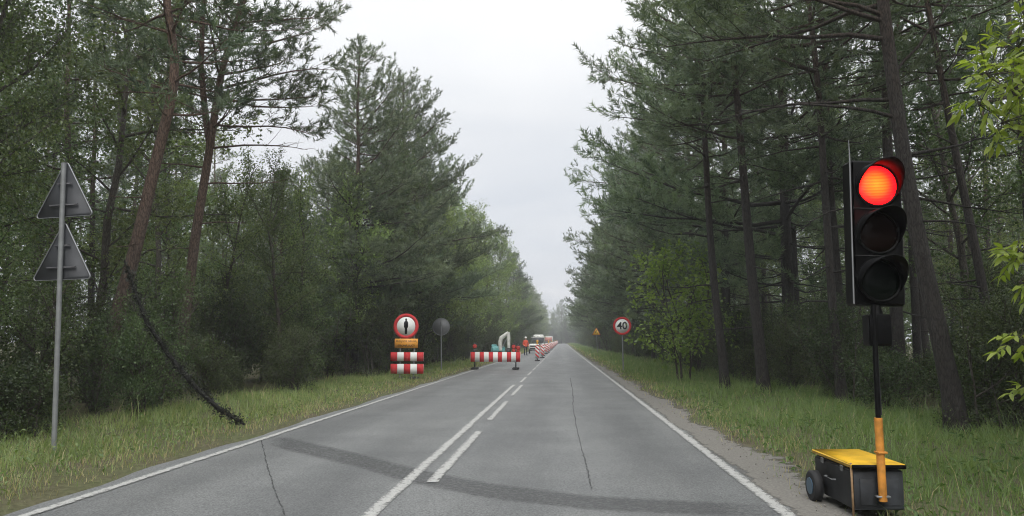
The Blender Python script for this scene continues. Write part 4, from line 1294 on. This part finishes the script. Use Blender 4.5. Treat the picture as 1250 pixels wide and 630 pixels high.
# ------------------------------------------------------------------ machines and a worker beyond the barrier
# small excavator, white boom
Y = 58.
gx = at(610, 430, Y=Y).x
t = tag(empty('mini_excavator', (gx, Y, float(gz(gx, Y)))), 'small excavator with raised white boom and teal body behind the striped barrier', 'excavator')
for sx in (-.45, .45):
    b = MB(); prof_ = [(-.75, .20), (-.62, .06), (.62, .06), (.75, .20), (.70, .36), (.55, .42), (-.55, .42), (-.70, .36)]
    V = [(sx - .12, yv, zv) for yv, zv in prof_] + [(sx + .12, yv, zv) for yv, zv in prof_]
    Fs = [list(range(8)), list(range(8, 16))[::-1]] + [[i, (i + 1) % 8, (i + 1) % 8 + 8, i + 8] for i in range(8)]
    b.addp(V, Fs); b.obj('track', M['rubber'], t)
b = MB(); b.box((-.12, .1, .72), (1.0, 1.2, .50), bev=.10); b.obj('body', M['teal'], t)
b = MB(); b.box((-.42, -.15, 1.02), (.42, .45, .16), bev=.05); b.obj('seat_cowl', M['teal'], t)
P = lambda px, py: tuple(at(px, py, Y=Y - .5) - t.location)
b = MB(); b.tube([P(611, 428), P(610.5, 418), P(612, 412.5), P(620.5, 406)], [.13, .17, .17, .12], 8); b.obj('boom', M['mwhite'], t)
b = MB(); b.tube([P(620.5, 405.5), P(620.8, 414), P(621, 425)], [.13, .15, .10], 8); b.obj('dipper_arm', M['mwhite'], t)
b = MB(); b.tube([P(613.5, 424), P(619.5, 411)], [.045, .035], 8); b.obj('hydraulic_ram', M['steel'], t)
q = P(621, 427)
b = MB(); pf = [(-.05, .12), (.18, .10), (.22, -.10), (.05, -.26), (-.16, -.22)]
V = [(q[0] - .18, q[1] + yv, q[2] + zv) for yv, zv in pf] + [(q[0] + .18, q[1] + yv, q[2] + zv) for yv, zv in pf]
b.addp(V, [list(range(5)), list(range(5, 10))[::-1]] + [[i, (i + 1) % 5, (i + 1) % 5 + 5, i + 5] for i in range(5)]); b.obj('bucket', M['alu_dark'], t)

# towed white compressor
def wheel(parent, c, r, w, hubm='steel'):
    b = MB(); b.tube([(c[0] - w / 2, c[1], c[2]), (c[0] - w / 2 * .8, c[1], c[2]), (c[0] + w / 2 * .8, c[1], c[2]), (c[0] + w / 2, c[1], c[2])], [r * .88, r, r, r * .88], 20)
    wh = b.obj('wheel', M['rubber'], parent, smooth=False)
    b = MB(); b.tube([(c[0] - w / 2 - .006, c[1], c[2]), (c[0] + w / 2 + .006, c[1], c[2])], [r * .55, r * .55], 16); b.obj('hub', M[hubm], wh)
    return wh
Y = 84.; gx = at(652, 430, Y=Y).x
t = tag(empty('towed_compressor', (gx, Y, float(prof(Y)) + .012)), 'small white towed machine with dark grilles left of the first delineator', 'machine')
b = MB(); b.box((0, 0, .78), (1.15, 1.7, .62), bev=.12); bd = b.obj('canopy', M['mwhite'], t)
b = MB(); b.box((0, -.853, .84), (.80, .012, .16)); b.obj('grille', M['black'], bd)
b = MB(); b.box((0, -.853, .60), (.90, .012, .14)); b.obj('grille', M['black'], bd)
b = MB(); b.box((0, 0, .40), (.9, 1.9, .10)); b.obj('chassis', M['alu_dark'], t)
for sx in (-.52, .52): wheel(t, (sx, .1, .30), .30, .17)
b = MB(); b.tube([(0, -.9, .40), (0, -1.7, .38)], [.04, .035], 8); b.obj('drawbar', M['alu_dark'], t)

def lorry(name, px, Y, label, boxm, h, canopy=False):
    gx = at(px, 425, Y=Y).x
    t = tag(empty(name, (gx, Y, float(prof(Y)) + .012)), label, 'lorry')
    b = MB(); b.box((0, 3.6, .75), (2.1, 8.0, .28)); b.obj('chassis', M['alu_dark'], t)
    b = MB(); b.prism([(-1.15, .95), (1.15, .95), (1.2, 1.9), (1.2, h), (-1.2, h), (-1.2, 1.9)], 0, 5.6); bd = b.obj('cargo_body', M[boxm], t)
    b = MB(); b.box((0, -.02, (h + .95) / 2), (2.1, .03, (h - .95) * .72)); b.obj('tailgate', M['lorry_orange'] if not canopy else M['lorry'], bd)
    b = MB(); b.box((0, 2.8, h + .05), (2.5, 5.8, .11), bev=.03); b.obj('roof_edge', M['mwhite'], bd)
    b = MB(); b.box((0, 6.9, 1.75), (2.3, 1.9, 1.9), bev=.18); cb_ = b.obj('cab', M['mwhite'], t)
    b = MB(); b.box((0, 7.86, 2.05), (2.0, .03, .75)); b.obj('windscreen', M['glass'], cb_)
    for sx in (-.95, .95):
        for wy in (.9, 2.1, 6.9): wheel(t, (sx, wy, .48), .48, .30)
        b = MB(); b.box((sx * .9, -.05, .78), (.28, .04, .14)); b.obj('tail_lamp', M['lamp_red'], t)
    return t
lorry('lorry', 656, 150., 'dark lorry body with a pale roof edge behind the delineators', 'lorry', 2.05, True)
lorry('lorry', 669.5, 215., 'pale lorry farthest down the closed lane by the vanishing point', 'mwhite', 2.5)

# worker
def person(Y, px, label):
    gx = at(px, 425, Y=Y).x
    t = tag(empty('person', (gx, Y, float(prof(Y)) + .012), R(25)), label, 'person')
    J = [(0, 0, .95, .15, .115), (0, 0, 1.12, .15, .11), (0, .01, 1.32, .185, .12), (0, .01, 1.46, .10, .085), (0, 0, 1.53, .055, .055), (0, -.01, 1.60, .078, .09), (0, -.01, 1.70, .08, .095), (0, -.005, 1.765, .05, .06),
         (-.10, 0, .88, .095, .10), (-.11, -.02, .50, .065, .07), (-.12, .02, .10, .048, .055), (-.12, -.12, .045, .045, .035),
         (.10, 0, .88, .095, .10), (.12, .02, .50, .065, .07), (.13, .05, .10, .048, .055), (.13, -.09, .045, .045, .035),
         (-.20, .01, 1.40, .07, .07), (-.27, .03, 1.13, .052, .052), (-.22, -.16, .95, .038, .042), (-.20, -.24, .92, .035, .02),
         (.20, .01, 1.40, .07, .07), (.27, .03, 1.13, .052, .052), (.26, -.10, .90, .038, .042), (.25, -.16, .85, .035, .02)]
    E = [(0, 1), (1, 2), (2, 3), (3, 4), (4, 5), (5, 6), (6, 7), (0, 8), (8, 9), (9, 10), (10, 11), (0, 12), (12, 13), (13, 14), (14, 15), (2, 16), (16, 17), (17, 18), (18, 19), (2, 20), (20, 21), (21, 22), (22, 23)]
    me = bpy.data.meshes.new('body'); me.from_pydata([j[:3] for j in J], E, [])
    o = mkobj('body', me)
    o.modifiers.new('skin', 'SKIN'); o.modifiers.new('sub', 'SUBSURF').levels = 1
    for v, j in zip(me.skin_vertices[0].data, J): v.radius = j[3:5]
    me.skin_vertices[0].data[0].use_root = True
    dg = bpy.context.evaluated_depsgraph_get()
    m2 = bpy.data.meshes.new_from_object(o.evaluated_get(dg))
    bpy.data.objects.remove(o)
    m2.materials.clear()
    for m in ('skin', 'hivis', 'navy'): m2.materials.append(M[m])
    for p_ in m2.polygons:
        z = p_.center.z; out = abs(p_.center.x) > .17
        p_.use_smooth = True
        p_.material_index = 0 if (z > 1.49 or (out and z < .99)) else (1 if z > .90 else 2)
    mkobj('body', m2, t)
    b = MB(); b.tube([(0, -.01, 1.70), (0, -.01, 1.74), (0, -.01, 1.80), (0, -.01, 1.83)], [.125, .115, .085, .02], 14); b.obj('helmet', M['hat'], t, smooth=True)
    for zz in (1.10, 1.24):
        b = MB(); b.ring(.0, .0, 0, 0, 3) if False else None
    return t
person(72., 641.7, 'worker in an orange-red jacket standing beyond the barrier')

# ------------------------------------------------------------------ portable traffic signal
Y0 = 6.00                                   # front face of the cabinet
fl = at(1036.5, 571, Y=Y0); fr = at(1103.0, 569, Y=Y0)
bx0, bx1 = fl.x, fr.x
zb = float(gz((bx0 + bx1) / 2, Y0 + .4))
lidz = at(1036.5, 567, Y=Y0).z - zb
cxm = (bx0 + bx1) / 2; W_ = bx1 - bx0; D_ = .80
t = tag(empty('portable_traffic_signal', (cxm, Y0 + D_ / 2, zb), R(2)), 'portable traffic signal showing red on a black trailer cabinet with yellow lid', 'traffic signal')
hD = D_ / 2
b = MB(); b.box((0, 0, .055 + (lidz - .09) / 2), (W_ * .96, D_ * .96, lidz - .11), bev=.012); cab = b.obj('cabinet', M['cabinet'], t)
for xx in (-W_ * .2, W_ * .24):
    b = MB(); b.box((xx, -hD * .96 - .004, .2), (W_ * .30, .008, .20), bev=.003); b.obj('door_panel', M['cabinet'], cab)
b = MB(); b.box((0, 0, lidz - .012), (W_ * 1.03, D_ * 1.03, .032), bev=.008); lid = b.obj('lid', M['yellow'], t)
b = MB(); b.box((0, -hD * 1.03 - .004, lidz - .014), (W_ * 1.0, .008, .030)); b.obj('lid_lip', M['black_plastic'], lid)
for yy_ in (-hD * .55, hD * .45):
    b = MB(); b.box((-W_ * .5 - .003, yy_, lidz - .055), (.010, .05, .045), bev=.003); b.obj('latch', M['steel'], cab)
b = MB(); b.tube([(-W_ * .5 - .002, -.09, .24), (-W_ * .5 - .028, -.08, .24), (-W_ * .5 - .028, .08, .24), (-W_ * .5 - .002, .09, .24)], [.006] * 4, 6); b.obj('handle', M['steel'], cab)
b = MB(); b.box((-W_ * .497, -hD * .985, .185), (.013, .013, .47)); b.obj('corner_leg', M['leg_paint'], t)
b = MB(); b.box((W_ * .497, hD * .9, .165), (.022, .022, .39)); b.obj('corner_leg', M['leg_paint'], t)
wheel(t, (-W_ * .5 - .055, hD * .60, .128), .128, .075, 'hub'); wheel(t, (W_ * .5 + .055, hD * .60, .128), .128, .075, 'hub')
b = MB(); b.cyl((-W_ * .5 - .05, hD * .60, .128), (W_ * .5 + .05, hD * .60, .128), .018, 10); b.obj('axle', M['alu_dark'], t)
Ym = Y0 - .045
L2 = lambda px, py, yy=Ym: (lambda v: Vector((v.x - cxm, v.y - (Y0 + hD), v.z - zb)))(at(px, py, Y=yy))
m0, m1, m2, m3 = L2(1075.5, 612), L2(1069.5, 510), L2(1064, 428), L2(1063.5, 372)
b = MB(); b.tube([m0, m1], [.030, .030], 14); b.obj('mast_sleeve', M['orange_paint'], t, smooth=True)
b = MB(); b.tube([m1 + Vector((0, 0, -.1)), m3], [.020, .020], 12); b.obj('mast', M['black_plastic'], t, smooth=True)
b = MB(); b.tube([m1 + Vector((.026, 0, .02)), m2 + Vector((.03, 0, .0)), m2 + Vector((.03, 0, .05))], [.005, .005, .005], 6); b.obj('cable', M['alu_dark'], t)
b = MB(); b.box((m0.x, m0.y, m0.z + .035), (.10, .05, .012)); b.obj('mast_bracket', M['rim'], t)
b = MB(); b.box((m1.x + .004, m1.y - .002, m1.z - .26), (.075, .075, .018), bev=.004); b.obj('mast_collar', M['orange_paint'], t)
c0, c1 = L2(1056, 378), L2(1088, 425)
b = MB(); b.box(((c0.x + c1.x) / 2, m2.y + .05, (c0.z + c1.z) / 2 - .01), (c1.x - c0.x, .12, (c0.z - c1.z) * .82), bev=.012); cbx = b.obj('control_box', M['black_plastic'], t)
b = MB(); b.tube([((c0.x + c1.x) / 2, m2.y + .05, c0.z - .06), ((c0.x + c1.x) / 2, m2.y + .05, c0.z + .05)], [.055, .03], 8); b.obj('neck', M['black_plastic'], t)
# signal head: local frame at its centre, facing the road traffic (-Y)
Yh = Y0 - .02
hc = L2(1068.5, 284, Yh); htop = L2(1066, 195, Yh); hbot = L2(1071, 372, Yh)
HH = htop.z - hbot.z
hw = .412
head = MB(); head.box((0, .06, 0), (hw, .16, HH), bev=.02)
hd = head.obj('signal_head', M['black_plastic'], t); hd.location = hc; hd.rotation_euler = (0, R(1.3), R(3))
lr = .157
for k, (dz, mt) in enumerate(((HH * .325, 'lens_lit'), (0, 'lens_amber'), (-HH * .325, 'lens_green'))):
    # domed lens
    V, Fs = [(0, -.055, 0)], []
    rings = 6; ks = 36
    for i in range(1, rings + 1):
        rr = lr * i / rings; yv = -.021 - .034 * math.sqrt(max(0, 1 - (i / rings) ** 2))
        V += [(rr * math.cos(2 * math.pi * j / ks), yv, rr * math.sin(2 * math.pi * j / ks)) for j in range(ks)]
    for j in range(ks): Fs.append([0, 1 + j, 1 + (j + 1) % ks])
    for i in range(rings - 1):
        for j in range(ks):
            a, c = 1 + i * ks, 1 + (i + 1) * ks
            Fs.append([a + j, c + j, c + (j + 1) % ks, a + (j + 1) % ks])
    m = MB(); m.addp(V, Fs); ln = m.obj('lens', M[mt], hd, smooth=True); ln.location = (0, 0, dz)
    # cowl visor: open below, longer at the top
    V, Fs = [], []
    arc = np.linspace(R(-28), R(208), 29)
    for th in arc:
        up = max(0, (math.sin(th) + .47) / 1.47)
        d = .025 + .21 * up ** 1.35
        for rr in (lr + .012, lr + .019):
            for yv in (-.02, -.02 - d):
                V.append((rr * math.cos(th), yv, rr * math.sin(th)))
    for i in range(len(arc) - 1):
        a, c = i * 4, (i + 1) * 4
        Fs += [[a, a + 1, c + 1, c], [a + 2, c + 2, c + 3, a + 3], [a + 1, a + 3, c + 3, c + 1]]
    e0, e1 = 0, (len(arc) - 1) * 4
    Fs += [[e0, e0 + 2, e0 + 3, e0 + 1], [e1, e1 + 1, e1 + 3, e1 + 2]]
    m = MB(); m.addp(V, Fs); vs = m.obj('visor', M['black_plastic'], hd, smooth=False); vs.location = (0, 0, dz)
    m = MB(); m.ring(lr + .001, lr + .022, -.028, -.018, 36); bz = m.obj('bezel', M['black_plastic'], hd); bz.location = (0, 0, dz)
    if k < 2:
        m = MB(); m.box((0, -.0212, dz - HH * .1625), (hw * .94, .004, .008)); m.obj('section_joint', M['rubber'], hd)
b = MB(); b.tube([(-hw / 2 - .006, -.02, -HH / 2 + .01), (-hw / 2 - .006, -.02, HH / 2 + .02), (-hw / 2 - .010, -.02, HH / 2 + .16)], [.0065, .006, .003], 6); b.obj('aerial_lit_edge', M['steel'], hd)  # aerial on top; lower rod added to draw the backplate's lit edge

# ------------------------------------------------------------------ added bough shape following a windscreen smear to the left verge
P = np.array([np.array(at(px, py, Y=yv)) for px, py, yv in ((152, 318, 11.0), (163, 350, 11.0), (178, 392, 11.0), (205, 432, 11.05), (236, 470, 11.1), (268, 500, 11.2), (300, 524, 11.4))])
z0 = float(gz(P[-1][0], P[-1][1])); P[-1][2] = z0 + .02
ro = Vector(P[-1])
t = tag(empty('smear_bough', ro), 'added dark bough shape tracing a windscreen smear down to the left verge', 'windscreen smear')
b = MB(); b.tube(P - P[-1], [.014, .020, .026, .034, .038, .034, .016], 7); b.obj('stem', M['dead'], t, smooth=True)
rng = np.random.RandomState(4)
b = MB()
bl = MB(); sp_ = np.sort(rng.uniform(.3, 5.9, 420)); ip = sp_.astype(int); cp = P[ip] + (P[np.minimum(ip + 1, 6)] - P[ip]) * (sp_ - ip)[:, None] - P[-1]
wid = np.interp(sp_, [0, 2, 4, 5.2, 6], [.020, .028, .040, .040, .02])
scatter(bl, leaf_template(rng, 6, .05, .045, .022), cp + rng.randn(420, 3) * wid[:, None], rng.randn(420, 3), rng.uniform(.6, 1.2, 420), rng)
tag(bl.obj('smear_leaf_cover', M['smear_leaf'], t, tint=True), kind='stuff')
for k in range(240):
    s = rng.uniform(.8, 5.9); i = int(s); p = (P[i] + (P[i + 1] - P[i]) * (s - i)) - P[-1]
    d = unit(rng.randn(3)); l = rng.uniform(.05, .14)
    b.tube(np.array([p, p + d * l]), [.006, .002], 3, caps=False)
tag(b.obj('smear_twig_fuzz', M['dead'], t), kind='stuff')

# ------------------------------------------------------------------ haze
m = bpy.data.materials.new('haze'); m.use_nodes = True
nt = m.node_tree; nt.nodes.clear()
out = N(nt, 'ShaderNodeOutputMaterial'); pv = N(nt, 'ShaderNodeVolumePrincipled')
pv.inputs['Color'].default_value = (.95, .97, 1.0, 1); pv.inputs['Density'].default_value = .0013
pv.inputs['Anisotropy'].default_value = .1
nt.links.new(pv.outputs[0], out.inputs['Volume'])
b = MB(); b.box((0, 215, 9), (150, 460, 28))
tag(b.obj('haze', m), 'thin pale haze hanging between the trees', 'haze', kind='stuff')
